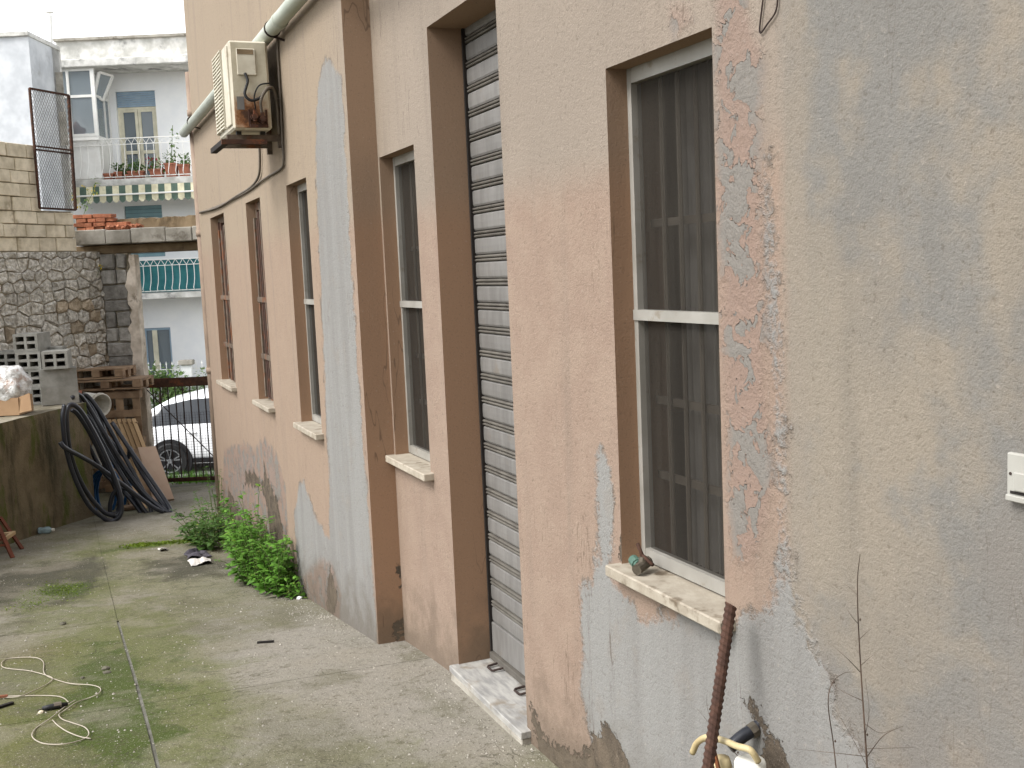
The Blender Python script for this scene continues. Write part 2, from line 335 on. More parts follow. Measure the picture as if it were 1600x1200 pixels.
M['galv'] = basic('galvanised_slat', srgb(132, 129, 125), srgb(116, 113, 109), 7, .6, 50, .0006, .08, srgb(124, 116, 106), 9, .58, .76, spec=.3, metal=.0, stretch=(1, 3, .6))
M['galv_bead'] = basic('dusty_bead', srgb(110, 105, 97), srgb(92, 87, 80), 12, .7, 60, .0008, .05)
M['dark'] = basic('dark_gap', srgb(48, 42, 38), srgb(36, 32, 30), 5, .9, 60, .001, 0)
M['ac'] = basic('ageing_cream_metal', srgb(214, 208, 190), srgb(200, 192, 172), 5, .55, 60, .0008, 0, srgb(170, 154, 126), 6, .58, .75)
M['pvc'] = basic('grey_green_pvc', srgb(188, 192, 178), srgb(172, 178, 164), 4, .5, 60, .0004, 0)
M['brown_pipe'] = basic('painted_downpipe', srgb(160, 140, 122), srgb(142, 122, 106), 5, .75, 60, .001, 0)
M['black_pe'] = basic('black_polyethylene', srgb(46, 48, 56), srgb(38, 40, 46), 5, .38, 60, .0003, .1, spec=.5)
M['rubber'] = basic('black_rubber', srgb(40, 40, 40), srgb(30, 30, 30), 5, .6, 60, .0005, 0)
M['blue_hose'] = basic('blue_hose', srgb(38, 98, 150), srgb(30, 80, 128), 6, .5, 60, .0005, 0)
M['wood'] = basic('pallet_wood', srgb(182, 154, 124), srgb(142, 116, 92), 6, .85, 50, .003, .22, stretch=(1, 1, 1))
M['wood_light'] = basic('pale_slats', srgb(214, 184, 144), srgb(196, 164, 124), 5, .8, 50, .002, .12)
M['wood_red'] = basic('reddish_wood', srgb(126, 70, 48), srgb(98, 54, 38), 9, .7, 50, .001, .1)
M['board'] = basic('brown_board', srgb(214, 186, 162), srgb(202, 172, 148), 3, .75, 40, .001, 0)
M['cardboard'] = basic('cardboard', srgb(180, 148, 114), srgb(164, 132, 100), 4, .85, 50, .001, .05)
M['plastic_white'] = basic('white_plastic', srgb(232, 230, 222), srgb(214, 210, 196), 5, .4, 50, .0005, 0)
M['cream_pvc'] = basic('yellowed_pvc', srgb(216, 200, 158), srgb(196, 176, 132), 6, .5, 50, .0006, 0)
M['brass'] = basic('dull_brass', srgb(120, 112, 98), srgb(88, 80, 70), 20, .55, 60, .001, 0, metal=.4)
M['green_brass'] = basic('green_plastic', srgb(92, 122, 108), srgb(72, 100, 88), 12, .6, 60, .001, 0)
M['cable'] = basic('grey_cable', srgb(120, 110, 98), srgb(96, 88, 78), 5, .7, 60, .0005, 0)
M['white_cord'] = basic('white_cord', srgb(196, 186, 170), srgb(178, 166, 150), 5, .6, 60, .0005, 0)
M['twig'] = basic('dry_twig', srgb(92, 76, 64), srgb(66, 54, 46), 20, .9, 60, .001, 0)
M['cloth_dark'] = basic('dark_cloth', srgb(96, 92, 98), srgb(66, 62, 70), 12, .95, 90, .003, 0)
M['cloth_white'] = basic('white_cloth', srgb(214, 208, 200), srgb(186, 182, 176), 12, .95, 90, .003, 0)
M['car_paint'] = basic('white_car_paint', srgb(238, 239, 240), srgb(234, 235, 237), 2, .15, 50, 0, 0, spec=.6)
M['car_dark'] = basic('black_plastic', srgb(42, 42, 44), srgb(36, 36, 38), 5, .55, 50, .0005, 0)
M['alloy'] = basic('alloy_rim', srgb(186, 188, 190), srgb(160, 162, 166), 5, .3, 50, 0, 0, metal=.8)
M['car_glass'] = basic('tinted_glass', srgb(44, 48, 52), srgb(34, 38, 42), 2, .08, 50, 0, 0, spec=.6)
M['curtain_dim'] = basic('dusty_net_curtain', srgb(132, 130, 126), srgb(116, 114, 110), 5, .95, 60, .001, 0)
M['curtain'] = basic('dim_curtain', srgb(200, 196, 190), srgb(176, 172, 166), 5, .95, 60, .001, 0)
M['switch'] = basic('switch_plastic', srgb(186, 184, 176), srgb(172, 169, 160), 5, .5, 60, .0004, 0)
def leaf_mat(name, c1, c2):
    t = NT(name); n = t.noise(30, 2); c = t.mix(t.ss(n, .3, .7), c1, c2)
    c = t.mix(t.ss(t.noise(19, 2), .62, .7, 0, .6), c, srgb(168, 176, 78))
    c = t.mix(1.0, c, t.mix(t.ss(t.noise(6, 2), .3, .7), (.7, .7, .7, 1), (1.25, 1.25, 1.25, 1)), 'MULTIPLY')
    t.done(c, .6, None, .3); tr = t.n.new('ShaderNodeBsdfTranslucent'); t.set(tr.inputs['Color'], c)
    ms = t.n.new('ShaderNodeMixShader'); ms.inputs[0].default_value = .35
    t.l.new(t.p.outputs[0], ms.inputs[1]); t.l.new(tr.outputs[0], ms.inputs[2]); t.l.new(ms.outputs[0], t.out.inputs[0]); return t.m
M['leaf'] = leaf_mat('weed_leaf', srgb(84, 132, 40), srgb(116, 164, 62))
M['leaf_dark'] = leaf_mat('dark_weed_leaf', srgb(74, 108, 48), srgb(92, 126, 58))
M['leaf_far'] = leaf_mat('shrub_leaf', srgb(96, 132, 72), srgb(134, 160, 96))
M['moss'] = leaf_mat('moss_leaf', srgb(104, 130, 34), srgb(126, 146, 48))
M['petal'] = leaf_mat('red_petal', srgb(176, 64, 84), srgb(196, 90, 106))
M['yellow'] = leaf_mat('yellow_petal', srgb(230, 200, 40), srgb(236, 214, 70))
M['stem'] = basic('green_stem', srgb(108, 128, 70), srgb(90, 104, 60), 10, .8, 60, .001, 0)
def glass_mat(name, tint, ref=.12, rough=.03, trans=.8):
    t = NT(name); t.done(tint, rough, None, .5)
    tr = t.n.new('ShaderNodeBsdfTransparent'); tr.inputs[0].default_value = (.86, .9, .9, 1)
    ms = t.n.new('ShaderNodeMixShader'); ms.inputs[0].default_value = trans
    t.l.new(t.p.outputs[0], ms.inputs[1]); t.l.new(tr.outputs[0], ms.inputs[2]); t.l.new(ms.outputs[0], t.out.inputs[0]); return t.m
M['glass'] = glass_mat('window_glass', srgb(150, 162, 170), trans=.4)
def screen_mat():
    t = NT('insect_screen'); x, y, z = t.sep()
    c = t.mix(t.ss(t.noise(3, 5, .6, stretch=(1, 6, .4)), .35, .7), srgb(56, 52, 47), srgb(68, 64, 58)); t.done(c, .9, None, .1)
    tr = t.n.new('ShaderNodeBsdfTransparent'); ms = t.n.new('ShaderNodeMixShader'); ms.inputs[0].default_value = .38
    t.l.new(t.p.outputs[0], ms.inputs[1]); t.l.new(tr.outputs[0], ms.inputs[2]); t.l.new(ms.outputs[0], t.out.inputs[0]); return t.m
M['screen'] = screen_mat()
def bag_mat():
    t = NT('thin_plastic'); c = t.mix(t.ss(t.noise(14, 4, .6), .4, .65), srgb(216, 216, 214), srgb(176, 172, 166)); c = t.mix(t.ss(t.noise(7, 3), .56, .7, 0, .6), c, srgb(176, 132, 104))
    t.done(c, .2, t.bump(t.noise(18, 2, .5, dist=2.0), .012), .6); return t.m
M['bag'] = bag_mat()
def ac_side_mat():
    t = NT('rust_stained_side'); mid = t.noise(9, 5, .6); c = t.mix(t.ss(mid, .3, .7), srgb(206, 198, 176), srgb(190, 180, 156))
    v = t.n.new('ShaderNodeVectorMath'); v.operation = 'DISTANCE'; t.l.new(t.pos, v.inputs[0]); v.inputs[1].default_value = (1.235, 6.99, 2.83)
    d = t.math('ADD', v.outputs['Value'], t.math('MULTIPLY', t.math('SUBTRACT', t.noise(28, 5, .7), .5), .16))
    c = t.mix(t.ss(d, .05, .17, .95, 0), c, srgb(150, 92, 44)); c = t.mix(t.ss(d, .02, .09, .95, 0), c, srgb(70, 48, 34))
    return t.done(c, .6, None, .3)
M['ac_side'] = ac_side_mat()

# ================================================================== SETTING
XL, XR = 1.455, 1.600
# terrain: one sheet under everything, falling to the street
def terr(x, y):
    s = x*_sy + y*_cy
    z = gz(x, np.minimum(y, 14.5)) - .016
    t = np.clip((s-14.0)/5.0, 0, 1); return z*(1-t) + (-1.78)*t
gx = np.concatenate([np.linspace(-220, -12, 12), np.linspace(-8, 12, 41), np.linspace(16, 220, 12)])
gy = np.concatenate([np.linspace(-120, -6, 8), np.linspace(-4, 26, 61), np.linspace(30, 320, 14)])
mb = MB(); mb.grid([[(x, y, float(terr(x, y))) for x in gx] for y in gy]); 
ground = obj('ground', mb.mesh('ground'), M['soil']); tag(ground, 'dusty ground under the yard and the street', 'ground', kind='structure')

def gauss(P, X, Y, sx, sy, ang=0): 
    dx, dy = X-P[0], Y-P[1]; c, s_ = math.cos(ang), math.sin(ang); u, v = dx*c+dy*s_, -dx*s_+dy*c
    return np.exp(-(u/sx)**2-(v/sy)**2)
def ground_field(X, Y):
    moss = .58*gauss((.25, 6.6), X, Y, .6, 2.8) + .35*gauss((-.3, 5.2), X, Y, .4, 1.6) + .6*gauss((.12, 5.2), X, Y, .16, 1.8) + .5*gauss((.5, 5.6), X, Y, .13, 1.2) + .3*gauss((-.1, 4.6), X, Y, .5, 1.2)
    moss += .5*gauss(on_g(165, 855), X, Y, .6, .9) + 1.0*gauss(on_g(95, 922), X, Y, .26, .40) + .7*gauss(on_g(40, 940), X, Y, .2, .45)
    p = on_g(265, 849); moss += 1.15*gauss(p, X, Y, .55, .10, .10) + .3*gauss(on_g(140, 800), X, Y, .5, .5)
    moss += .3*gauss(on_g(260, 1120), X, Y, .22, .5) + .4*gauss(on_g(640, 1160), X, Y, .14, .25)
    dark = 1.6*gauss(on_g(60, 915), X, Y, .42, .75) + .75*gauss(on_g(285, 885), X, Y, .34, .9) + .45*gauss(on_g(130, 880), X, Y, .2, .5) + .3*gauss(on_g(20, 985), X, Y, .3, .4)
    dark += .5*gauss((1.45, 8.5), X, Y, .35, 1.5)
    dust = 1.35*gauss(on_g(560, 1010), X, Y, .6, .9) + 1.1*gauss(on_g(680, 1100), X, Y, .35, .8) + .6*gauss(on_g(470, 1040), X, Y, .5, .5) + .5*gauss((.6, 11.5), X, Y, .9, 1.2) + .6*gauss(on_g(280, 775), X, Y, .6, .6)
    och = 1.1*gauss(on_g(20, 1180), X, Y, .40, .8) + .85*gauss(on_g(110, 1090), X, Y, .3, .5) + .7*gauss(on_g(60, 1020), X, Y, .4, .5)
    return np.stack([moss, dark, dust, och], -1)
cutx = [(-5.0, .224), (.240, 1.95)]; cuty = [-2.5, .45, 2.74, 5.03, 7.32, 9.86, 14.05]
for (xa, xb) in cutx:
    for j in range(len(cuty)-1):
        ya, yb = cuty[j]+.003, cuty[j+1]-.003
        if j >= 4: xa, xb = (xa, .2305) if xa < 0 else (.2335, xb)
        xs = np.linspace(xa, xb, int((xb-xa)/.07)+2); ys = np.linspace(ya, yb, int((yb-ya)/.08)+2)
        X, Y = np.meshgrid(xs, ys); Z = gz(X, Y) + np.array([[.004*mnoise.noise((x*1.7, y*1.7, 0))+.002*mnoise.noise((x*6, y*6, 3)) for x in xs] for y in ys])
        mb = MB(); mb.grid([[(X[i, j2], Y[i, j2], Z[i, j2]) for j2 in range(len(xs))] for i in range(len(ys))])
        n0 = len(mb.v); ni, nj = X.shape      # skirts: the sides of the slab
        edge = [(0, k) for k in range(nj)] + [(k, nj-1) for k in range(1, ni)] + [(ni-1, k) for k in range(nj-2, -1, -1)] + [(k, 0) for k in range(ni-2, 0, -1)]
        idx = [a*nj+b for a, b in edge]; low = len(mb.v)
        for q in idx: p = mb.v[q]; mb.v.append((p[0], p[1], p[2]-.03))
        L = len(idx); mb.f += [(idx[k], low+k, low+(k+1) % L, idx[(k+1) % L]) for k in range(L)]
        me = mb.mesh('slab', False); V = np.array(mb.v); set_field(me, ground_field(V[:, 0], V[:, 1]))
        obj('slab', me, M['ground'], ground)
yy = np.linspace(-2.4, 7.31, 120); mb = MB().grid([[(x, y, float(gz(x, y))-.005+.002*mnoise.noise((x*40, y*9, 2))) for x in (.2235, .2405)] for y in yy])
M['joint'] = basic('joint_filler', srgb(128, 126, 116), srgb(98, 96, 86), 12, .95, 60, .003, 0); obj('joint_filler', mb.mesh('joint_filler'), M['joint'], ground)
# street beyond the gate
def strip(name, s0, s1, dz, mat, label, a0=-60, a1=60):
    mb = MB(); AA = np.linspace(a0, a1, 41); SS = np.linspace(s0, s1, 5)
    P = [[STREET.w((a, s, 0)) for a in AA] for s in SS]; zz = -1.78+dz
    mb.grid([[(p[0], p[1], zz) for p in r] for r in P]); o = obj(name, mb.mesh(name), mat); tag(o, label, name.replace('_', ' '), kind='structure'); return o
strip('road', 19.05, 23.4, .012, M['asphalt'], 'grey street where the white car is parked')
mb = MB().box(-40, 40, 23.4, 25.2, -1.9, -1.65); single('pavement', mb, M['pave'], 'pale pavement in front of the white house', 'pavement', STREET, (0, 23.4, -1.78), kind='structure')

# ================================================================== LONG PLASTERED BUILDING
bld = Thing('plastered_building', 'long peach plastered building with tall narrow windows and a shuttered doorway', 'building', base=(1.6, 4.0, -.05))
WT, WS = 2.402, .863
WIN = [('L', 9.82, 10.676), ('L', 8.043, 8.661), ('L', 6.496, 7.085), ('R', 4.869, 5.440), ('R', 2.407, 2.982)]
DOOR = (3.818, 4.603, 0.0, 2.869)
YP, YF, YN, ZTOP = 5.464, 11.455, -3.0, 5.6
def L_(pts): return [tuple(on_x(px, py, XL)[1:]) for px, py in pts]
def R_(pts): return [tuple(on_x(px, py, XR)[1:]) for px, py in pts]
grey_L = [L_([(508,84),(522,92),(534,112),(541,200),(551,400),(563,600),(575,760),(594,1030),(470,1010),(462,870),(458,800),(466,752),(474,742),(492,800),(512,830),(512,745),(506,600),(497,400),(490,230),(494,130)]),
          L_([(376,702),(357,750),(362,810),(384,812),(386,760),(400,733),(394,706)]), L_([(410,692),(420,690),(440,753),(444,795),(430,778),(416,742)])]
loss_L = [L_([(410,700),(414,740),(408,760),(418,800),(422,840),(445,900),(452,900),(444,838),(436,790),(418,745)]), L_([(355,757),(357,790),(364,830),(372,800),(362,770)]), L_([(516,885),(508,950),(524,968),(528,930)]), L_([(384,735),(380,760),(410,762),(402,738)])]
flake_L = [L_([(350,700),(380,690),(400,700),(412,680),(432,705),(446,760),(455,900),(440,960),(352,900),(346,800)]), L_([(500,870),(520,880),(534,930),(530,990),(480,960),(472,900)])]
grey_R = [R_([(936,692),(928,730),(934,830),(924,905),(902,914),(906,1000),(906,1090),(915,1125),(960,1300),(1400,1500),(1800,1500),(1330,1160),(1262,960),(1234,880),(1228,700),(1222,560),(1212,380),(1196,240),(1190,300),(1196,520),(1212,700),(1216,860),(1190,960),(1000,960),(960,900),(958,800),(955,730)])]
flake_R = [R_([(1112,-60),(1150,-60),(1192,60),(1190,230),(1196,460),(1204,640),(1208,800),(1180,890),(1142,880),(1124,500),(1112,100)]), R_([(1040,10),(1075,-10),(1086,40),(1052,66)])]
loss_R = [R_([(828,1102),(850,1150),(880,1160),(920,1165),(948,1130),(962,1135),(985,1190),(1010,1300),(860,1300),(840,1180)]), R_([(968,828),(985,850),(975,882),(964,890)]), R_([(1158,1092),(1180,1098),(1200,1120),(1230,1190),(1260,1260),(1170,1240),(1190,1150)])]
def field(kind, Y, Z):
    G = np.full(Y.shape, -1.); FL = np.full(Y.shape, -1.); LO = np.full(Y.shape, -1.)
    for P in (grey_L if kind == 'L' else grey_R): G = np.maximum(G, poly_sd(P, Y, Z))
    if True:
        for P in (flake_R if kind == 'R' else flake_L): FL = np.maximum(FL, poly_sd(P, Y, Z))
    for P in (loss_L if kind == 'L' else loss_R): LO = np.maximum(LO, poly_sd(P, Y, Z)-.012)
    if kind == 'L': G -= .035
    else: G -= .01
    return np.stack([G, FL, LO, Z - gz(1.5, Y)], -1)
def lines(a, b, must, step):
    must = sorted(set([a, b] + [q for q in must if a < q < b])); out = []
    for p, q in zip(must[:-1], must[1:]): out += list(np.linspace(p, q, max(1, int(round((q-p)/step)))+1)[:-1])
    return np.array(out+[b])
def wall(kind, y0, y1, X, holes, depth):
    ys = lines(y0, y1, [h[0] for h in holes]+[h[1] for h in holes], .03); zs = lines(-.75, ZTOP, [h[2] for h in holes]+[h[3] for h in holes], .035)
    Y, Z = np.meshgrid(ys, zs, indexing='ij'); fld = field(kind, Y, Z).reshape(-1, 4)
    V = np.stack([np.full(Y.size, X), Y.ravel(), Z.ravel()], -1).tolist(); nz = len(zs); faces = []
    for i in range(len(ys)-1):
        yc = (ys[i]+ys[i+1])/2
        for j in range(nz-1):
            zc = (zs[j]+zs[j+1])/2
            if any(h[0] < yc < h[1] and h[2] < zc < h[3] for h in holes): continue
            faces.append((i*nz+j, i*nz+j+1, (i+1)*nz+j+1, (i+1)*nz+j))
    fld = fld.tolist()
    def quad(ps):
        b = len(V)
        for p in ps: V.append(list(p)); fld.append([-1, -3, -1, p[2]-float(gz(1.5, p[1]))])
        faces.append((b, b+1, b+2, b+3))
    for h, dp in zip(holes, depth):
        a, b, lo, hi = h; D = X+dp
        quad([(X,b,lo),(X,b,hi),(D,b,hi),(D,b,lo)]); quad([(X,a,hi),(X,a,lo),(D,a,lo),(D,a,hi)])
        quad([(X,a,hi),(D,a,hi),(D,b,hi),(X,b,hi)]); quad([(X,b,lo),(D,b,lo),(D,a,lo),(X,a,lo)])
    return V, faces, fld
def finish(name, V, faces, fld):
    me = bpy.data.meshes.new(name); me.from_pydata([tuple(np.array(v)-bld.b) for v in V], [], faces); me.update(); set_field(me, fld)
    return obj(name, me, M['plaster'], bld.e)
hl = [(a, b, WS, WT) for k, a, b in WIN if k == 'L']; hr = [(a, b, WS, WT) for k, a, b in WIN if k == 'R'] + [DOOR]
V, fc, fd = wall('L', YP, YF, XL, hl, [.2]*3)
# near return of the projecting part (faces the camera) and the far end wall
zs = np.linspace(-.75, ZTOP, 160); xs = np.linspace(XL, XR, 8); b = len(V)
lossp = [tuple(on_y(px, py, YP)[[0, 2]]) for px, py in [(603,1000),(612,975),(625,962),(634,960),(637,1000)]] 
lossp2 = [tuple(on_y(px, py, YP)[[0, 2]]) for px, py in [(621,885),(630,888),(633,915),(626,908)]]
for x in xs:
    for z in zs:
        V.append([x, YP, z]); X1, Z1 = np.array([x]), np.array([z])
        fd.append([-1, -3, float(max(poly_sd(lossp, X1, Z1)[0]-.004, poly_sd(lossp2, X1, Z1)[0]-.012)), z-float(gz(1.5, YP))])
nz = len(zs); fc += [(b+i*nz+j, b+(i+1)*nz+j, b+(i+1)*nz+j+1, b+i*nz+j+1) for i in range(len(xs)-1) for j in range(nz-1)]
b = len(V); V += [[XL,YF,-.75],[XL,YF,ZTOP],[9,YF,ZTOP],[9,YF,-.75]]; fd += [[-1,-1,-1,1]]*4; fc.append((b,b+1,b+2,b+3))
finish('wall', V, fc, fd)
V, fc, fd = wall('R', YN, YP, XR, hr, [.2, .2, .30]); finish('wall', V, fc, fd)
mb = MB().box(XR+.0, 9, YN, YF-.002, ZTOP-.15, ZTOP-.004); bld.part('roof', mb, M['conc'])
mb = MB().box(9, 9.2, YN, YF, -.75, ZTOP); mb.box(XR+.25, 9, YN-.2, YN-.002, -.75, ZTOP); bld.part('back_wall', mb, M['conc'])
mb = MB().box(-9, XR-.0, YN-1.6, YN-1.2, -.75, 6.2); bld.part('added_shade_wall', mb, M['conc_brown'])  # unseen wall added behind the camera to shade the faces turned towards it
mb = MB().box(XR+.32, 8.9, YN+.1, YF-.1, -.2, -.02); bld.part('floor', mb, M['dark'])

def make_window(kind, a, b, style):
    X = XL if kind == 'L' else XR; fx = X + .072; zmid = 1.655
    root = bpy.data.objects.new('window', None); col.objects.link(root); root.parent = bld.e
    root.location = np.array([X, (a+b)/2, WS])-bld.b
    class P: pass
    t = Thing.__new__(Thing); t.b = np.array([X, (a+b)/2, WS]); t.e = root
    ov = .045
    if style == 'screen':
        fw = .024; mb = MB()
        mb.box(fx, fx+.035, b-fw, b, WS+.012, WT); mb.box(fx, fx+.035, a, a+fw, WS+.012, WT)
        mb.box(fx+.001, fx+.034, a+fw, b-fw, WS+.012, WS+.052); mb.box(fx+.001, fx+.034, a+fw, b-fw, WT-.045, WT)
        t.part('frame', mb, M['alu'])
        mb = MB().box(fx-.006, fx+.03, a+.004, b-.004, zmid-.016, zmid+.016); t.part('mid_rail', mb, M['alu'])
        mb = MB().add([(fx+.018,a+.03,WS+.05),(fx+.018,b-.03,WS+.05),(fx+.018,b-.03,WT-.05),(fx+.018,a+.03,WT-.05)], [(0,3,2,1)]); t.part('insect_screen', mb, M['screen'])
        n = 5
        for i in range(n):
            y = a+.05+(b-a-.1)*(i+.5)/n; t.part('bar', MB().tube([(fx+.06,y,WS),(fx+.06,y,WT)], .0075, 6), M['cable'])
        for z in (WS+.28, WS+.52, zmid+.28): t.part('cross_bar', MB().bar((fx+.075,a,z),(fx+.075,b,z), .012, .024), M['cable'])
        cw = []
        for i in range(41):
            y = a+(b-a)*(.48+.38*i/40); cw.append([(fx+.15+.022*math.sin(i*1.15+a*7)+.012*math.sin(i*2.3), y, z) for z in (WS, WT)])
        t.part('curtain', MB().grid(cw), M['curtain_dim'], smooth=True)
    else:
        fw = .05; mb = MB(); mb.box(fx, fx+.05, b-fw, b, WS, WT); mb.box(fx, fx+.05, a, a+fw, WS, WT); mb.box(fx, fx+.05, a+fw, b-fw, WT-.06, WT); mb.box(fx, fx+.05, a+fw, b-fw, WS, WS+.04)
        t.part('frame', mb, M['rust_pale'])
        n = 9
        for i in range(n):
            y = a+.03+(b-a-.06)*(i+.5)/n; j = random.uniform(-.012, .012)
            t.part('slat', MB().box(fx+.0+j-.02, fx+.018+j, y-.026, y+.024, WS+.03, WT-.04+random.uniform(-.1, 0)), M['rust'] if (i+(style == 'rust')) % 2 else M['rust_pale'])
        for z in (WS+.35, zmid): t.part('cross_bar', MB().box(fx-.035, fx-.01, a+.02, b-.02, z-.02, z+.02), M['rust_pale'])
    mb = MB().cbox(X-.052, X+.12, a-.048, b+.02, WS-.030, WS+.006, .004); t.part('sill', mb, M['marble'])
for (k, a, b), st in zip(WIN, ['rust', 'rust2', 'screen', 'screen', 'screen']): make_window(k, a, b, st)

# roller shutter
ya, yb, z0, z1 = DOOR; SX = 1.778
sh = bpy.data.objects.new('roller_shutter', None); col.objects.link(sh); sh.parent = bld.e; sh.location = np.array([SX, (ya+yb)/2, 0])-bld.b
ts = Thing.__new__(Thing); ts.b = np.array([SX, (ya+yb)/2, 0.]); ts.e = sh
hw = (yb-ya)/2
prof = [(-.007,.0),(.002,.002),(.006,.010),(.007,.036),(.006,.066),(.001,.072),(-.007,.074),(.008,.0775),(.010,.082),(.006,.0865),(-.004,.0885),(.008,.0925),(.010,.097),(.006,.1015),(-.007,.1035),(-.007,.106)]
mb = MB(); mb.add([(-p[0], sgn*(hw-.012), p[1]) for p in prof for sgn in (1, -1)], [(2*i, 2*i+1, 2*i+3, 2*i+2) for i in range(len(prof)-1)])
slat_me = mb.mesh('slat'); slat_me.materials.append(M['galv']); slat_me.materials.append(M['galv_bead'])
for i, p in enumerate(slat_me.polygons): p.material_index = 1 if i >= 5 else 0
zz = .185
while zz < 2.9:
    ts.inst('slat', slat_me, None, (SX, (ya+yb)/2, zz)); zz += .106
ts.part('bottom_slat', MB().cbox(SX-.012, SX+.01, ya+.012, yb-.012, .045, .185, .003), M['galv'])
ts.part('bottom_bar', MB().cbox(SX-.03, SX+.02, ya+.012, yb-.012, .012, .044, .003), M['galv_bead'])
ts.part('backing', MB().box(SX+.012, SX+.03, ya, yb, 0, 2.92), M['dark'])
for yy in (float(on_z(806, 1080, .02)[1]), float(on_z(776, 1041, .02)[1])):
    q = [(SX-.02, yy-.035, .02), (SX-.075, yy-.032, .016), (SX-.082, yy-.024, .015), (SX-.082, yy+.024, .015), (SX-.075, yy+.032, .016), (SX-.02, yy+.035, .02)]
    ts.part('handle', MB().tube(q, .0055, 6), M['gate_iron'])
for yy in (ya, yb): ts.part('guide_rail', MB().box(SX-.02, SX+.03, yy-.014 if yy == yb else yy, yy if yy == yb else yy+.014, 0, 2.9), M['dark'])
bld.part('threshold', MB().cbox(1.556, 1.87, ya-.035, yb+.012, -.024, .006, .003), M['marble2']); bld.part('threshold_bed', MB().cbox(1.560, 1.86, ya-.03, yb+.008, -.07, -.025, .004), M['conc'])

# ================================================================== THINGS ON THE LONG WALL
# grey rain pipe running level along the wall, turning down at the far corner
pt = Thing('rain_pipe', 'long grey plastic pipe running level along the wall above the air conditioner', 'pipe', base=(1.38, 8, 3.33))
pt.part('pipe_run', MB().tube([(1.385, 11.62, 3.315), (1.385, 6.0, 3.335), (1.385, 2.6, 3.35)], .046, 14), M['pvc'], smooth=True)
for y in (9.0, 6.62, 5.7, 3.6): pt.part('collar', MB().tube([(1.385, y-.03, 3.33), (1.385, y+.03, 3.33)], .0505, 14), M['pvc'], smooth=True)
for y in (10.9, 6.85, 5.6, 3.4):
    pt.part('clip', MB().tube([(1.385, y-.008, 3.33), (1.385, y+.008, 3.33)], .0525, 12).bar((1.385, y, 3.285), (1.47 if y > YP else 1.61, y, 3.26), .012), M['gate_iron'])
dp = Thing('downpipe', 'flat painted downpipe at the far corner of the peach building', 'pipe', base=(1.36, 11.62, -.6))
dp.part('pipe_run', MB().tube([(1.475, 11.52, -.62), (1.475, 11.52, 1.5), (1.475, 11.52, 3.9)], .05, 10), M['brown_pipe'], smooth=True)
for z in (.9, 2.3, 3.5): dp.part('collar', MB().tube([(1.475, 11.52, z-.03), (1.475, 11.52, z+.03)], .058, 10), M['brown_pipe'], smooth=True)

# air conditioner
x0, x1, y0, y1, z0, z1 = 1.135, 1.375, 7.0, 7.58, 2.745, 3.285
ac = Thing('air_conditioner', 'old cream air conditioner unit with rusty valves fixed to the wall', 'air conditioner', base=(1.26, 7.36, z0))
ac.part('casing', MB().cbox(x0, x1, y0, y1, z0, z1, .012), M['ac'])
ac.part('side_panel', MB().cbox(x0+.012, x1-.012, y0-.004, y0+.01, z0+.01, z1-.01, .002), M['ac_side'])
ac.part('front_panel', MB().cbox(x0-.012, x0+.01, y0+.02, y0+.2, z0+.03, z1-.03, .004), M['ac'])
ac.part('fan_opening', MB().lathe((x0-.004, y0+.385, (z0+z1)/2), [(.0, 0), (.17, 0)], 24, 'x'), M['dark'])
for i in range(22):
    z = z0+.04+i*.0225
    ac.part('grille_bar', MB().box(x0-.022, x0-.008, y0+.215, y1-.02, z, z+.009), M['ac'])
for y in (y0+.21, y0+.385, y1-.024): ac.part('grille_post', MB().box(x0-.02, x0-.002, y, y+.01, z0+.03, z1-.03), M['ac'])
ac.part('service_cover', MB().cbox(x0+.045, x0+.16, y0-.014, y0-.003, z1-.21, z1-.05, .003), M['ac'])
ac.part('cover_grip', MB().box(x0+.05, x0+.148, y0-.0165, y0-.0135, z1-.085, z1-.055), M['conc_brown'])
ac.part('rating_plate', MB().box(x0+.03, x0+.075, y0-.0065, y0-.0035, z0+.12, z0+.20), M['galv'])
ac.part('cable', MB().tube(spline([(x0+.09, y0-.015, z1-.20), (x0+.10, y0-.03, z1-.25), (x0+.075, y0-.045, z1-.33), (x0+.11, y0-.05, z1-.37), (x0+.17, y0-.04, z1-.35), (x0+.215, y0-.03, z1-.30), (x0+.25, y0+.0, z1-.285)]), .009, 8), M['rubber'], smooth=True)
ac.part('cable', MB().tube(spline([(x0+.14, y0-.02, z0+.12), (x0+.135, y0-.03, z0+.2), (x0+.17, y0-.03, z0+.265), (x0+.24, y0-.01, z0+.285)]), .005, 6), M['rubber'], smooth=True)
ac.part('refrigerant_pipe', MB().tube(spline([(x0+.175, y0-.03, z0+.09), (x0+.17, y0-.05, z0+.17), (x0+.21, y0-.05, z0+.24), (x0+.26, y0+.0, z0+.25), (x0+.285, y0+.04, z0+.15), (x0+.29, y0+.06, z0-.02)]), .0095, 8), M['cable'], smooth=True)
for (u, v) in ((.13, .075), (.175, .06)):
    ac.part('valve', MB().lathe((x0+u, y0, z0+v), [(.0, -.06), (.017, -.06), (.017, -.03), (.026, -.03), (.026, .002)], 10, 'y').bar((x0+u, y0-.04, z0+v-.03), (x0+u, y0-.04, z0+v+.04), .018), M['rust'])
ac.part('valve_guard', MB().bar((x0+.10, y0-.02, z0+.02), (x0+.21, y0-.02, z0+.02), .02).bar((x0+.10, y0-.012, z0+.02), (x0+.10, y0-.012, z0+.12), .012).bar((x0+.205, y0-.012, z0+.02), (x0+.205, y0-.012, z0+.12), .012), M['rust'])
bk = Thing('wall_bracket', 'rusty steel bracket carrying the air conditioner', 'bracket', base=(1.455, 7.36, z0))
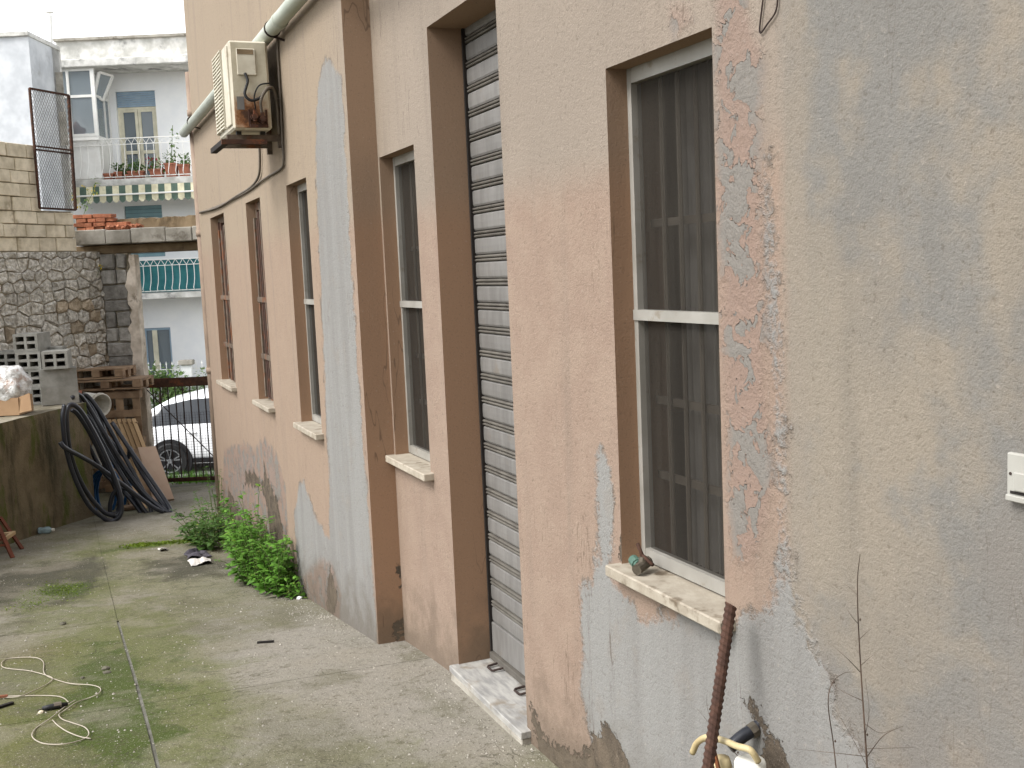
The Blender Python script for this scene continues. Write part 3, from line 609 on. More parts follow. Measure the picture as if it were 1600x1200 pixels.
for y in (y0+.08, y1-.12):
    bk.part('arm', MB().box(x0-.03, XL, y, y+.035, z0-.06, z0-.022), M['rust_pale']); bk.part('foot_pad', MB().box(x0+.03, x0+.06, y, y+.035, z0-.022, z0-.001), M['rubber']); bk.part('foot_pad', MB().box(x1-.06, x1-.03, y, y+.035, z0-.022, z0-.001), M['rubber'])
    bk.part('upright', MB().box(XL-.03, XL, y-.002, y+.037, z0-.1, z0+.2), M['rust_pale'])
bk.part('drip_rail', MB().box(x0-.075, x0-.035, y0+.02, y1-.05, z0-.09, z0-.058), M['dark'])
bk.part('drip_rail', MB().box(x0-.08, x1-.04, y0-.01, y0+.015, z0-.09, z0-.062), M['rust'])
# cables clipped to the wall below the unit
q = [on_x(px, py, XL-.012) for px, py in [(433,30),(434,80),(438,150),(441,215),(443,250),(438,264),(412,280),(385,300),(350,318),(312,333)]]
single('wall_cable', MB().tube(spline(q, 6), .0075, 6), M['cable'], 'thin grey cable drooping from the pipe along the wall under the air conditioner', 'cable', base=q[4], smooth=True)
q = [on_x(px, py, XL-.016) for px, py in [(405,222),(406,250),(404,275),(392,292),(370,306),(340,324),(312,332)]]
single('drain_hose', MB().tube(spline(q, 6), .009, 6), M['cable'], 'brown drain hose hanging straight down from the air conditioner', 'hose', base=q[2], smooth=True)
q = [on_x(px, py, XL-.014) for px, py in [(430,26),(436,44),(446,30),(444,20),(458,8)]]
single('wire_tail', MB().tube(spline(q, 6), .005, 5), M['cable'], 'short curled wire end under the rain pipe', 'wire', base=q[1])

# bent wire at the top, switch box at the right edge
q = [on_x(px, py, XR-.006) for px, py in [(1194,-25),(1192,0),(1187,50),(1200,36),(1212,18),(1215,-5),(1212,-30)]]
single('hanging_wire', MB().tube(spline(q, 5), .0022, 5), M['gate_iron'], 'bent dark wire loop hanging on the grey wall', 'wire', base=q[2])
a = on_x(1580, 705, XR); b = on_x(1584, 780, XR)
sb = Thing('switch_box', 'white electric switch plate at the right edge of the grey wall', 'switch', base=(XR, a[1]-.045, b[2]))
sb.part('plate', MB().cbox(XR-.012, XR, a[1]-.115, a[1], b[2], a[2], .003), M['switch'])
sb.part('rim', MB().cbox(XR-.02, XR-.011, a[1]-.115, a[1]-.004, b[2], b[2]+.012, .002), M['switch'])
sb.part('key', MB().cbox(XR-.018, XR-.011, a[1]-.10, a[1]-.02, b[2]+.02, b[2]+.055, .002), M['switch'])
sb.part('slot', MB().box(XR-.0135, XR-.0115, a[1]-.10, a[1]-.01, b[2]+.0135, b[2]+.0185), M['dark'])
sb.part('screw', MB().lathe((XR-.0135, a[1]-.01, b[2]+.05), [(0, 0), (.003, 0), (.003, .003)], 8, 'x'), M['gate_iron'])

# tap left on the near sill
tp = on_x(1003, 885, 1.60); zt = WS+.008
tap = Thing('garden_tap', 'old grey tap with a green collar lying on the near window sill', 'tap', base=(tp[0], tp[1], zt))
X0, Y0 = tp[0], tp[1]
tap.part('body', MB().tube([(X0-.03, Y0-.02, zt+.018), (X0+.03, Y0+.012, zt+.03)], .017, 10).tube([(X0+.0, Y0-.004, zt+.024), (X0+.004, Y0-.002, zt+.05)], .013, 8), M['brass'])
tap.part('spout_ring', MB().lathe((0, 0, 0), [(.012, 0), (.02, 0), (.02, .012), (.012, .012)], 12, 'x'), M['brass']).location = (-.045, -.028, .018)
tap.part('spout_mouth', MB().lathe((0, 0, 0), [(.0, 0), (.0125, 0)], 12, 'x'), M['dark']).location = (-.0455, -.028, .018)
tap.part('collar', MB().tube([(X0+.0, Y0+.03, zt+.02), (X0+.005, Y0+.062, zt+.026)], .017, 10).tube([(X0+.0, Y0+.02, zt+.02), (X0+.0, Y0+.032, zt+.02)], .013, 10), M['green_brass'])
tap.part('handle', MB().tube([(X0+.004, Y0+.008, zt+.055), (X0+.01, Y0-.05, zt+.035)], .006, 6).tube([(X0+.004, Y0+.03, zt+.085), (X0+.004, Y0-.004, zt+.045)], .006, 6), M['rust'], smooth=True)

# rebar leaning on the sill
P1 = Vector(on_x(1142, 945, 1.525)); P0 = Vector(on_x(1104, 1215, 1.40)); d = (P0-P1); P0 = P1 + d*(( P1.z+.06)/-d.z) if d.z < 0 else P0
n = 260; pts = [P1.lerp(P0, i/n) for i in range(n+1)]; rr = [.0135+.0022*(1 if (i % 4) in (0, 1) else 0) for i in range(n+1)]
mb = MB().tube(pts, .014, 10, rr=rr)
# twist the ribs: shear each ring a little along the axis
dv = (P0-P1).normalized()
for i in range(n+1):
    for k in range(10):
        j = i*10+k; mb.v[j] = tuple(np.array(mb.v[j]) + np.array(dv)*(.006*math.sin(2*math.pi*k/10)))
M['rebar'] = basic('brown_rust', srgb(92, 66, 54), srgb(70, 50, 42), 30, .9, 120, .001, 0)
single('rebar', mb, M['rebar'], 'thick rusty ribbed steel bar leaning on the corner of the near sill', 'steel bar', base=tuple(P0))

# pipes and valve at the foot of the wall, bottom edge of the picture
vc = on_x(1172, 1195, 1.50)
wv = Thing('water_valve', 'broken water connection with black elbow and yellowed pipe at the wall foot', 'valve', base=(vc[0], vc[1], vc[2]-.1))
e0 = on_x(1182, 1137, 1.60); e1 = on_x(1140, 1168, 1.52)
wv.part('elbow', MB().tube(spline([e0+[.03, 0, .02], e0, (e0+e1)/2+[0, 0, .004], e1]), .017, 10), M['black_pe'], smooth=True)
wv.part('elbow_nut', MB().tube([e0+[.0, 0, 0], e0+(e1-e0)*.22], .021, 8), M['brass'])
q = [on_x(px, py, X) for px, py, X in [(1082,1176,1.47),(1090,1160,1.47),(1106,1152,1.47),(1130,1157,1.47),(1152,1166,1.47),(1172,1172,1.48),(1185,1190,1.50)]]
wv.part('bent_pipe', MB().tube(spline(q, 6), .0085, 10), M['cream_pvc'], smooth=True)
wv.part('pipe_mouth', MB().tube([q[0]-(q[1]-q[0])*.02, q[0]+(q[1]-q[0])*.02], .0065, 8), M['dark'])
wv.part('cap', MB().lathe((vc[0], vc[1], vc[2]), [(0, .012), (.036, .012), (.039, .006), (.039, -.03), (.03, -.05), (.03, -.3)], 20), M['plastic_white'], smooth=True)
c2 = on_x(1128, 1195, 1.49); wv.part('union', MB().lathe((c2[0], c2[1], c2[2]), [(0, .02), (.02, .02), (.026, .0), (.026, -.02), (.018, -.03), (.018, -.3)], 12), M['cream_pvc'], smooth=True)
c3 = [on_x(px, py, 1.46) for px, py in [(1108,1150),(1116,1175),(1126,1215)]]; wv.part('lever', MB().tube(c3, .006, 6), M['rust_pale'])

# dry stalks in front of the grey wall
X = 1.49
def twig(name, label, stems, base_px):
    b0 = on_x(*base_px, X); th = Thing(name, label, 'dry plant', base=(b0[0], b0[1], float(gz(b0[0], b0[1]))))
    for pts, r0 in stems:
        q = [on_x(px, py, X+.02*math.sin(px*.7+py*.05)) for px, py in pts]; q = spline(q, 5)
        th.part('stem', MB().tube(q, r0, 5, rr=[.72*r0*(1-.7*i/(len(q)-1)) for i in range(len(q))]), M['twig'])
    for pts, r0 in stems[:2]:
        for (px, py) in pts[1:-1:2]:
            c = on_x(px+3, py-2, X-.004); th.part('bud', MB().lathe(tuple(c), [(0, -.004), (.0025, 0), (0, .004)], 6), M['twig'])
    root = on_x(stems[0][0][0][0], 1200, X); th.part('stem', MB().tube([(root[0]+.005, root[1]+.02, float(gz(root[0], root[1]))), root], .0035, 6), M['twig'])
twig('dry_stalk', 'tall leafless dry stalk with thin side twigs before the grey wall', [
    ([(1356,1215),(1352,1150),(1346,1060),(1341,970),(1340,905),(1344,866)], .0032), ([(1308,1215),(1302,1160),(1294,1100),(1300,1068),(1318,1052),(1336,1050)], .0022),
    ([(1350,1130),(1375,1145),(1400,1138)], .0012), ([(1353,1185),(1380,1150),(1412,1134)], .0016), ([(1344,1050),(1325,1030),(1300,1008)], .0013),
    ([(1348,1095),(1320,1082),(1298,1068)], .0012), ([(1342,1000),(1352,990),(1362,982)], .0011), ([(1341,975),(1330,962),(1322,950)], .001), ([(1353,1182),(1300,1176),(1240,1170)], .0013),
    ([(1352,1150),(1358,1110),(1352,1060)], .001), ([(1340,930),(1330,920),(1320,912)], .0009), ([(1345,1040),(1356,1030),(1366,1022)], .001), ([(1356,1200),(1330,1150),(1306,1110)], .001), ([(1352,1170),(1420,1168),(1426,1167)], .0008)], (1356, 1215))
twig('dry_twig', 'thin bare twig crossing the steel bar near the wall foot', [([(1175,1215),(1150,1178),(1125,1152),(1108,1130),(1090,1108)], .0018), ([(1118,1145),(1106,1110),(1104,1086)], .001)], (1175, 1215))

# ================================================================== STONE WALL, BLOCK WALL, PILLAR
SW = 13.6
Pc = on_s(165, 500, SW)
WALLF = Frame((Pc[0], Pc[1]), math.radians(90-43))      # local x runs along the stone wall towards the gate, origin at the corner
def clip_poly(poly, a, b, c):      # keep a*x+b*y<=c
    out = []
    for i in range(len(poly)):
        p, q = poly[i], poly[(i+1) % len(poly)]; dp = a*p[0]+b*p[1]-c; dq = a*q[0]+b*q[1]-c
        if dp <= 0: out.append(p)
        if dp*dq < 0: t = dp/(dp-dq); out.append((p[0]+(q[0]-p[0])*t, p[1]+(q[1]-p[1])*t))
    return out
def stones(th, x0, x1, z0, z1, dx, dz, mat, gap=.012, depth=.05, y0=0.0, jit=.34, name='stone', mat2=None):
    pts = []; r = 0; z = z0-dz/2
    while z < z1+dz:
        k = dz*random.uniform(.85, 1.2); x = x0-dx*(.5 if r % 2 else 1.0)
        while x < x1+dx:
            ww = dx*random.uniform(.55, 1.35); pts.append((x+random.uniform(-jit, jit)*dx*.4, z+random.uniform(-jit, jit)*dz)); x += ww
        z += k; r += 1
    asp = dx/dz*.75
    for i, p in enumerate(pts):
        poly = [(x0, z0), (x1, z0), (x1, z1), (x0, z1)]
        if not (x0-dx < p[0] < x1+dx and z0-dz < p[1] < z1+dz): continue
        for j, q in enumerate(pts):
            if i == j or abs(q[0]-p[0]) > 3*dx or abs(q[1]-p[1]) > 3*dz: continue
            # anisotropic bisector
            ax, az = (q[0]-p[0])/asp**2, (q[1]-p[1]); c = ((q[0]**2-p[0]**2)/asp**2 + q[1]**2-p[1]**2)/2
            poly = clip_poly(poly, ax, az, c)
            if len(poly) < 3: break
        if len(poly) < 3: continue
        P = np.array(poly); cen = P.mean(0); A = .5*abs(sum(P[k][0]*P[(k+1) % len(P)][1]-P[(k+1) % len(P)][0]*P[k][1] for k in range(len(P))))
        if A < .003: continue
        # resample outline, roughen, shrink by the joint
        out = []
        for k in range(len(P)):
            a, b = P[k], P[(k+1) % len(P)]; L = np.hypot(*(b-a)); m_ = 2 if L > .09 else 1
            for t in range(m_): out.append(a+(b-a)*(t/m_ + (.12 if m_ == 1 else 0)))
        ring = []
        for o_ in out:
            v = cen-o_; l = np.hypot(*v)+1e-6; ring.append(o_ + v/l*min(gap*random.uniform(.7, 1.9), l*.4))
        n_ = len(ring); pr = depth*random.uniform(.5, 1.2); mb = MB(); vs = []
        for sc, yy in ((1.0, .03), (.96, -pr*.55), (.66, -pr)):
            for o_ in ring:
                q = cen+(o_-cen)*sc; vs.append((q[0]+random.uniform(-.006, .006)*(sc < .9), y0+yy+random.uniform(-.016, .012)*(sc < .99), q[1]+random.uniform(-.006, .006)*(sc < .9)))
        vs.append((cen[0], y0-pr*1.05, cen[1]))
        fs = [(l*n_+k, l*n_+(k+1) % n_, (l+1)*n_+(k+1) % n_, (l+1)*n_+k) for l in range(2) for k in range(n_)] + [(2*n_+k, 2*n_+(k+1) % n_, 3*n_) for k in range(n_)]
        mb.add(vs, fs); th.part(name, mb, mat2 if (mat2 and random.random() < .12) else mat)
ztop = WALLF.px(80, 393)[1]; xL = -3.4
stw = Thing('stone_wall', 'rough grey granite rubble wall behind the low concrete wall', 'wall', WALLF, (-1.5, 0, -.7))
stw.part('mortar_core', MB().box(xL, .0, .0, .4, -.75, ztop), M['mortar'])
M['stone2'] = basic('brown_stone', srgb(200, 184, 160), srgb(164, 148, 126), 12, .95, 45, .012, .25)
stones(stw, xL, -.02, .25, ztop, .215, .13, M['stone'], gap=.004, depth=.028, jit=.12, mat2=M['stone2'])
# block wall on top of it
blk = Thing('block_wall', 'pale tuff block wall standing on the rubble wall, stepped at its end', 'wall', WALLF, (-1.5, 0, ztop))
bx1 = WALLF.px(117, 350)[0]; bx_step = WALLF.px(61, 280)[0]; zstep = WALLF.px(90, 327)[1]; ztb = WALLF.px(30, 224)[1]
blk.part('mortar_core', MB().box(xL, bx1-.02, .03, .33, ztop, zstep-.02).box(xL, bx_step-.02, .03, .33, zstep-.02, ztb-.03), M['mortar'])
bw, bh = .305, .155
me_b = MB().cbox(-.5, .5, -.5, .5, -.5, .5, .03).mesh('block')
row = 0; z = ztop
while z < ztb-.02:
    xe = bx1 if z < zstep-.06 else bx_step; hh = bh*random.uniform(.94, 1.06); x = xe - (bw*.0 if row % 2 else bw*.45)
    first = True; x = xe
    while x > xL:
        ww = bw*(random.uniform(.9, 1.08)) * (.5 if (first and row % 2) else 1); first = False
        old = z > ztb-.36
        blk.inst('block', me_b if not old else me_b.copy(), M['tuff_old'] if old else M['tuff'], (x-ww/2, .155+random.uniform(-.014, .014), z+hh/2), (random.uniform(-.02, .02), random.uniform(-.015, .015), random.uniform(-.02, .02)), (ww-random.uniform(.004, .014), .3, hh-random.uniform(.004, .014))); x -= ww
    z += hh; row += 1
for o in [o for o in blk.e.children if o.name.startswith('block')]:
    pass
# pillar beside the gate and the beam across
pil = Thing('stone_pillar', 'dark squared-stone gate pillar with pale plaster along its edge', 'pillar', STREET, (STREET.px(190, 600, SW)[0], SW, -.8))
pa = STREET.px(165, 500, SW)[0]; pb = STREET.px(207, 500, SW)[0]; pzt = STREET.px(190, 396, SW)[1]
pil.part('mortar_core', MB().box(pa-.1, pb, SW, SW+.12, -.85, pzt), M['mortar'])
z = -.8
while z < pzt-.05:
    hh = random.uniform(.13, .2); hh = min(hh, pzt-z); cutsx = [pa+.005, pb-.005] if random.random() < .4 else [pa+.005, pa+(pb-pa)*random.uniform(.45, .65), pb-.005]
    for u0, u1 in zip(cutsx[:-1], cutsx[1:]):
        mb = MB().cbox(u0+.006, u1-.008, SW-.05+random.uniform(-.015, .012), SW+.06, z+.008, z+hh-.008, .014)
        mb.v = [(p[0]+random.uniform(-.008, .008), p[1]+random.uniform(-.012, .012), p[2]+random.uniform(-.008, .008)) for p in mb.v]
        pil.part('stone', mb, M['stone_dark'])
    z += hh
# ragged plaster jamb
mb = MB(); N = 40; Lf = []; Rt = []
for i in range(N+1):
    z = -.85+(pzt-.02+.85)*i/N; t = i/N
    l = pb-.02+random.uniform(-.03, .035)*(.5+t) + (.03 if t > .93 else 0); r = pb+.115-.01*t+random.uniform(-.006, .006); Lf.append((l, z)); Rt.append((r, z))
mb.grid([[(l[0], SW-.045, l[1]), (l[0]+.01, SW-.075, l[1]), (r[0], SW-.075, r[1]), (r[0], SW+.10, r[1])] for l, r in zip(Lf, Rt)])
pil.part('plaster_jamb', mb, M['jamb'])
bA = STREET.px(117, 370, SW-.1)[0]; bB = STREET.px(330, 365, SW-.1)[0]
zb0 = STREET.px(200, 380, SW-.15)[1]; zb1 = STREET.px(200, 357, SW-.15)[1]
lin = Thing('concrete_lintel', 'cracked concrete slab lintel across the gateway', 'lintel', STREET, (bA, SW, zb0))
u = bA
while u < bB-.02:
    ww = min(random.uniform(.25, .5), bB-u); mb = MB().cbox(u+.002, u+ww-.002, SW-.15+random.uniform(-.004, .004), SW+.4, zb0+random.uniform(-.006, .006), zb1+random.uniform(-.012, .01), .01); lin.part('slab_piece', mb, M['conc']); u += ww
lin.part('beam', MB().cbox(bA-.06, bB, SW+.0, SW+.35, pzt+.003, zb0-.006, .01), M['conc_brown'])
zr = STREET.px(250, 340, SW+.1)[1]
crk = MB(); NN = 30; top = []
for i in range(NN+1):
    uu = bA+.35+(bB-bA-.35)*i/NN; top.append((uu, zr+random.uniform(-.02, .015)))
crk.grid([[(p[0], SW+.06, zb1-.02), (p[0], SW+.06+.02*random.random(), p[1]), (p[0], SW+.3, p[1]+.01), (p[0], SW+.3, zb1-.02)] for p in top]); lin.part('mortar_ridge', crk, M['conc_brown'])
bri = Thing('broken_brick_pier', 'broken red brick stub on the left end of the lintel', 'brickwork', STREET, (bA+.1, SW, zb1))
me_k = MB().cbox(-.5, .5, -.5, .5, -.5, .5, .06).mesh('brick')
bri.part('mortar_core', MB().box(bA-.02, bA+.34, SW+.02, SW+.11, zb1-.02, zb1+.19).box(bA+.34, bA+.55, SW+.02, SW+.11, zb1-.02, zb1+.09), M['conc_brown'])
for r in range(4):
    nmax = [.62, .5, .4, .34][r]; u = bA+.0 - (.05 if r % 2 else 0); 
    while u < bA+nmax:
        w_ = random.uniform(.1, .15); bri.inst('brick', me_k, M['brick'], (u+w_/2, SW+.05+random.uniform(-.02, .02), zb1+.02+r*.052+random.uniform(-.006, .006)), (random.uniform(-.05, .05), random.uniform(-.06, .06), random.uniform(-.15, .15)), (w_-.008, .13, .046)); u += w_
for k in range(16):
    bri.inst('brick', me_k, M['brick'], (bA+random.uniform(.4, .85), SW-.08+random.uniform(-.05, .08), zb1+.012+random.uniform(0, .03)), (random.random(), random.random(), random.random()*3), (random.uniform(.03, .06), .04, random.uniform(.02, .035)))
# rusty mesh panel standing on the step of the block wall
pq = [WALLF.px(px, py, -.03) for px, py in [(46,138),(107,149),(118,328),(62,325)]]
pan = Thing('mesh_panel', 'rusty framed expanded-metal panel standing on the block wall step', 'mesh panel', WALLF, (pq[3][0], -.03, pq[3][1]))
def p3(q, y=-.03): return (q[0], y, q[1])
for i in range(4): pan.part('frame_bar', MB().bar(p3(pq[i]), p3(pq[(i+1) % 4]), .022 if i != 1 else .028), M['rust'])
for t in (.48, .51):
    a_ = np.array(pq[0])*(1-t)+np.array(pq[3])*t; b_ = np.array(pq[1])*(1-t)+np.array(pq[2])*t; pan.part('cross_bar', MB().bar(p3(a_, -.045), p3(b_, -.045), .018), M['rust'])
mb = MB(); quad = [np.array(q) for q in pq]
def bil(u, v): return (quad[0]*(1-u)+quad[1]*u)*(1-v)+(quad[3]*(1-u)+quad[2]*u)*v
nu = 15; nv = 40
for i in range(-nv, nu+nv):
    for sgn in (1, -1):
        # diagonal in (u,v) index space
        pts_ = []
        for j in range(nv+1):
            uu = (i + sgn*j*.5)/nu; vv = j/nv
            if 0 <= uu <= 1: pts_.append(bil(uu, vv))
        if len(pts_) > 1: mb.bar(p3(pts_[0], -.028+.004*sgn), p3(pts_[-1], -.028+.004*sgn), .003, .003)
pan.part('wire_mesh', mb, M['galv_bead'])

# ================================================================== LOW CONCRETE WALL AND WHAT STANDS ON IT
A = on_g(0, 855); B = on_g(150, 805); ddir = (B-A); ddir[2] = 0; ddir /= np.linalg.norm(ddir); nrm = np.array([-ddir[1], ddir[0], 0])
LOWF = Frame((B[0], B[1]), math.atan2(ddir[1], ddir[0]))   # local x along the low wall, origin at its free end
ZT = .60
mb = MB(); NX = 50; NZ = 12
xs = np.linspace(-6.5, 0, NX); zs = np.linspace(-.8, ZT, NZ)
def lw(x, y, z): 
    return (x+.012*mnoise.noise((x*3, z*3, 1)), y+.022*mnoise.noise((x*2.2, z*2.2, 5))+.006*mnoise.noise((x*11, z*11, 5)), z + (.012*mnoise.noise((x*3, y*3, 9)) if z > ZT-.01 else 0))
mb.grid([[lw(x, 0, z) for z in zs] for x in xs])
mb.grid([[lw(x, y, ZT) for y in np.linspace(0, 2.2, 12)] for x in xs]); mb.grid([[lw(0, y, z) for z in zs] for y in np.linspace(0, 2.2, 12)])
lowobj = single('low_wall', mb, M['lowwall'], 'low concrete retaining wall with dark damp stains and moss', 'wall', LOWF, (0, 0, -.62))
def top_at(px, py, z=ZT): P = on_z(px, py, z); return P
# hollow cinder blocks
def cinder_mesh(L, D, H, along):
    """four hollow cells open through the y axis; local origin at the block's base centre"""
    mb = MB(); t = .028; x = -L/2
    mb.box(-L/2, -L/2+t, -D/2, D/2, 0, H); mb.box(L/2-t, L/2, -D/2, D/2, 0, H); mb.box(-t/2, t/2, -D/2, D/2, t, H-t)
    mb.box(-L/2+t, L/2-t, -D/2, D/2, 0, t); mb.box(-L/2+t, L/2-t, -D/2, D/2, H-t, H); mb.box(-L/2+t, -t/2, -D/2+.003, D/2-.003, H/2-t/2, H/2+t/2); mb.box(t/2, L/2-t, -D/2+.003, D/2-.003, H/2-t/2, H/2+t/2)
    mb.box(-L/2+t, L/2-t, D*.18, D*.22, t, H-t)
    return mb.mesh('cinder_block')
cm = cinder_mesh(.25, .36, .185, 0); cm.materials.append(M['cinder'])
def cinder(px, py, z, rot, label, solid=False):
    P = top_at(px, py, z); o = obj('cinder_block', cm, None); o.location = P; o.rotation_euler = (0, 0, rot); tag(o, label, 'cinder block', 'hollow cinder blocks stacked on the low wall'); return o
rA = -YAW+.12; rB = -YAW+1.25
P0 = top_at(78, 628); hB = .186
fa = -YAW
def cb(a, s, lvl, rot, label):
    o = obj('cinder_block', cm, None); o.location = STREET.w((a, s, ZT+.008+lvl*hB)); o.rotation_euler = (0, 0, rot); tag(o, label, 'cinder block', 'hollow cinder blocks stacked on the low wall'); return o
sB = float(top_at(84, 634)@FW0)+.16; aB = float(top_at(84, 634)@RT0)
cb(aB, sB, 0, fa-1.1, 'lowest cinder block of the stack, beside the clear plastic bag')
cb(aB+.0, sB+.01, 1, fa-1.15, 'middle cinder block of the stack under the open-celled top one')
cb(aB+.01, sB+.0, 2, fa-1.2+1.57-.1, 'top cinder block at the right of the stack, cells facing out')
a2, s2 = aB-.28, sB+.12
cb(a2, s2, 0, fa+.1, 'bottom cinder block behind the plastic bag'); cb(a2, s2+.01, 1, fa+.05, 'second cinder block from the bottom behind the bag')
cb(a2, s2, 2, fa+.08, 'third cinder block up, open cells above the bag'); cb(a2-.01, s2+.01, 3, fa+.04, 'topmost cinder block of the whole heap, four cells showing')
cb(a2-.32, s2+.2, 0, fa, 'cinder block at the left edge on the low wall'); cb(a2-.32, s2+.2, 1, fa, 'grey cinder block second up at the left edge'); cb(a2-.32, s2+.21, 2, fa+.03, 'grey cinder block third up at the left edge')
cb(a2+.20, s2+.14, 2.35, fa+1.5, 'thin grey block set upright behind the top blocks').scale = (.45, .4, .8)
# cardboard box with plastic bag
P = top_at(8, 652); bs, ba = float(P@FW0), float(P@RT0)
cbx = Thing('cardboard_box', 'open brown cardboard box with folded-out flap holding the bag', 'box', STREET, (ba, bs, ZT+.01))
zb = ZT+.012; hb = .17; x0, x1, y0, y1 = ba-.22, ba+.13, bs+.02, bs+.34
cbx.part('base', MB().box(x0, x1, y0, y1, zb, zb+.006), M['cardboard'])
cbx.part('side', MB().box(x0, x1, y0, y0+.006, zb+.006, zb+hb), M['cardboard']); cbx.part('side', MB().box(x0, x1, y1-.006, y1, zb+.006, zb+hb), M['cardboard'])
cbx.part('side', MB().box(x0, x0+.006, y0+.006, y1-.006, zb+.006, zb+hb), M['cardboard']); cbx.part('side', MB().box(x1-.006, x1, y0+.006, y1-.006, zb+.006, zb+hb), M['cardboard'])
cbx.part('flap', MB().add([(x1,y0,zb+.02),(x1+.13,y0-.02,zb+.045),(x1+.115,y0-.0,zb+.21),(x1-.01,y0+.02,zb+hb),(x1,y0+.006,zb+.02),(x1+.13,y0-.014,zb+.045),(x1+.115,y0+.006,zb+.21),(x1-.01,y0+.026,zb+hb)], [(0,1,2,3),(7,6,5,4),(0,4,5,1),(1,5,6,2),(2,6,7,3),(3,7,4,0)]), M['cardboard'])
bm = bmesh.new(); bmesh.ops.create_icosphere(bm, subdivisions=4, radius=1)
mb = MB(); cc = np.array([ba-.02, bs+.17, zb+.255])
for v in bm.verts:
    p = v.co; k = 1+.20*mnoise.noise(p*1.8)+.07*mnoise.noise(p*4.5)+.035*abs(mnoise.noise(p*9)); v.co = Vector((p.x*.225*k, p.y*.17*k, p.z*.215*k))
bm.verts.index_update(); mb.add([np.array(v.co)+cc for v in bm.verts], [[v.index for v in f.verts] for f in bm.faces]); bm.free()
single('plastic_bag', mb, M['bag'], 'bulging clear plastic bag in the cardboard box', 'bag', STREET, (ba, bs+.17, zb+.05), smooth=True)

# ================================================================== HEAP BY THE GATE
def plank_me(name='plank'): return MB().cbox(-.5, .5, -.5, .5, -.5, .5, .02).mesh(name)
PLK = plank_me()
def pallet(name, label, frame, c, rx=0., rz=0., W=.95, D=.75, group='wooden pallets heaped by the gate pillar'):
    """lying pallet; local base at its centre, tilted about the local x axis by rx"""
    th = Thing(name, label, 'pallet', frame, c, group); th.e.rotation_euler = (rx, 0, frame.ang+rz)
    for i in range(6): th.inst('deck_board', PLK, M['wood'], c+np.array([0, -D/2+.05+i*(D-.1)/5, .118]), scale=(W, .085, .018))
    for i in range(3):
        for j in range(3): th.inst('spacer_block', PLK, M['wood'], c+np.array([-W/2+.05+j*(W-.1)/2, -D/2+.05+i*(D-.1)/2, .065]), scale=(.1, .09, .07))
        th.inst('stringer', PLK, M['wood'], c+np.array([-W/2+.05+i*(W-.1)/2, 0, .103]), scale=(.09, D-.004, .016))
        th.inst('base_board', PLK, M['wood'], c+np.array([0, -D/2+.05+i*(D-.1)/2, .016]), scale=(W, .09, .016))
    return th
def sp(px, py, s): a, z = STREET.px(px, py, s); return np.array([a, s, z])
pc = sp(164, 611, 12.9)
pallet('pallet', 'lower of two weathered pallets lying flat on the heap', STREET, np.array([pc[0], 13.15, pc[2]]), W=.86, D=.5)
pallet('pallet', 'topmost weathered pallet lying flat against the stone pillar', STREET, np.array([pc[0]-.12, 13.2, pc[2]+.13]), rz=-.03, W=.66, D=.45)
# upright crate-like pallets under them
zc = float(gz(.8, 13.3))
for nm, c0, lab, rz in (('pallet', sp(192, 700, 12.95), 'weathered pallet standing upright under the flat ones', 0.0), ('pallet', sp(150, 700, 13.2), 'weathered pallet standing upright behind the white bucket', .05)):
    c = np.array([c0[0], c0[1]+.1, (zc+pc[2])/2-.0]); pallet(nm, lab, STREET, np.array([c0[0], c0[1]+.12, (zc+pc[2])/2]), rx=math.pi/2, rz=rz, W=.5, D=(pc[2]-zc)-.02)
# slatted panel, brown board
sl = Thing('slatted_panel', 'pale wooden slatted panel leaning on the pallets', 'panel', STREET, sp(205, 765, 12.75))
p_tl, p_tr = sp(166, 656, 12.85), sp(212, 654, 12.9); p_bl, p_br = sp(205, 762, 12.55), sp(252, 760, 12.6)
for i in range(6):
    t = (i+.5)/6; a_ = p_tl*(1-t)+p_tr*t; b_ = p_bl*(1-t)+p_br*t; sl.part('slat', MB().bar(a_, b_, .048, .014), M['wood_light'])
for t in (.06, .5, .92): a_ = p_tl*(1-t)+p_bl*t+np.array([0, .018, 0]); b_ = p_tr*(1-t)+p_br*t+np.array([0, .018, 0]); sl.part('cross_batten', MB().bar(a_, b_, .045, .018), M['wood'])
def leaning_board(name, label, quadpx, mat, th_=.02):
    q = [sp(*k) for k in quadpx]; nn = np.cross(q[1]-q[0], q[3]-q[0]); nn = nn/np.linalg.norm(nn)*th_; nn = nn if nn[1] > 0 else -nn
    return single(name, MB().add(q+[p+nn for p in q], [(0,1,2,3),(7,6,5,4),(0,4,5,1),(1,5,6,2),(2,6,7,3),(3,7,4,0)]), mat, label, 'board', STREET, tuple(q[2]))
leaning_board('wooden_board', 'plain brown board leaning at the front of the heap', [(215, 699, 12.45), (243, 697, 12.5), (272, 779, 12.12), (240, 783, 12.08)], M['board'], .05)
leaning_board('wooden_board', 'darker brown board leaning behind the plain one', [(207, 702, 12.5), (217, 700, 12.5), (242, 783, 12.15), (230, 786, 12.12)], M['wood'], .03)
for k, (qa, qb, lab) in enumerate([((163,690,12.2), (228,797,11.75), 'long wooden batten between the black pipes'), ((176,700,12.3), (240,795,11.8), 'wooden batten leaning beside the brown board'), ((150,665,12.1), (205,790,11.8), 'rough wooden batten behind the black pipes')]):
    single('wooden_batten', MB().bar(sp(*qa), sp(*qb), .04, .022), M['wood_light'] if k < 2 else M['wood'], lab, 'batten', STREET, tuple(sp(*qb)), 'battens in the heap')
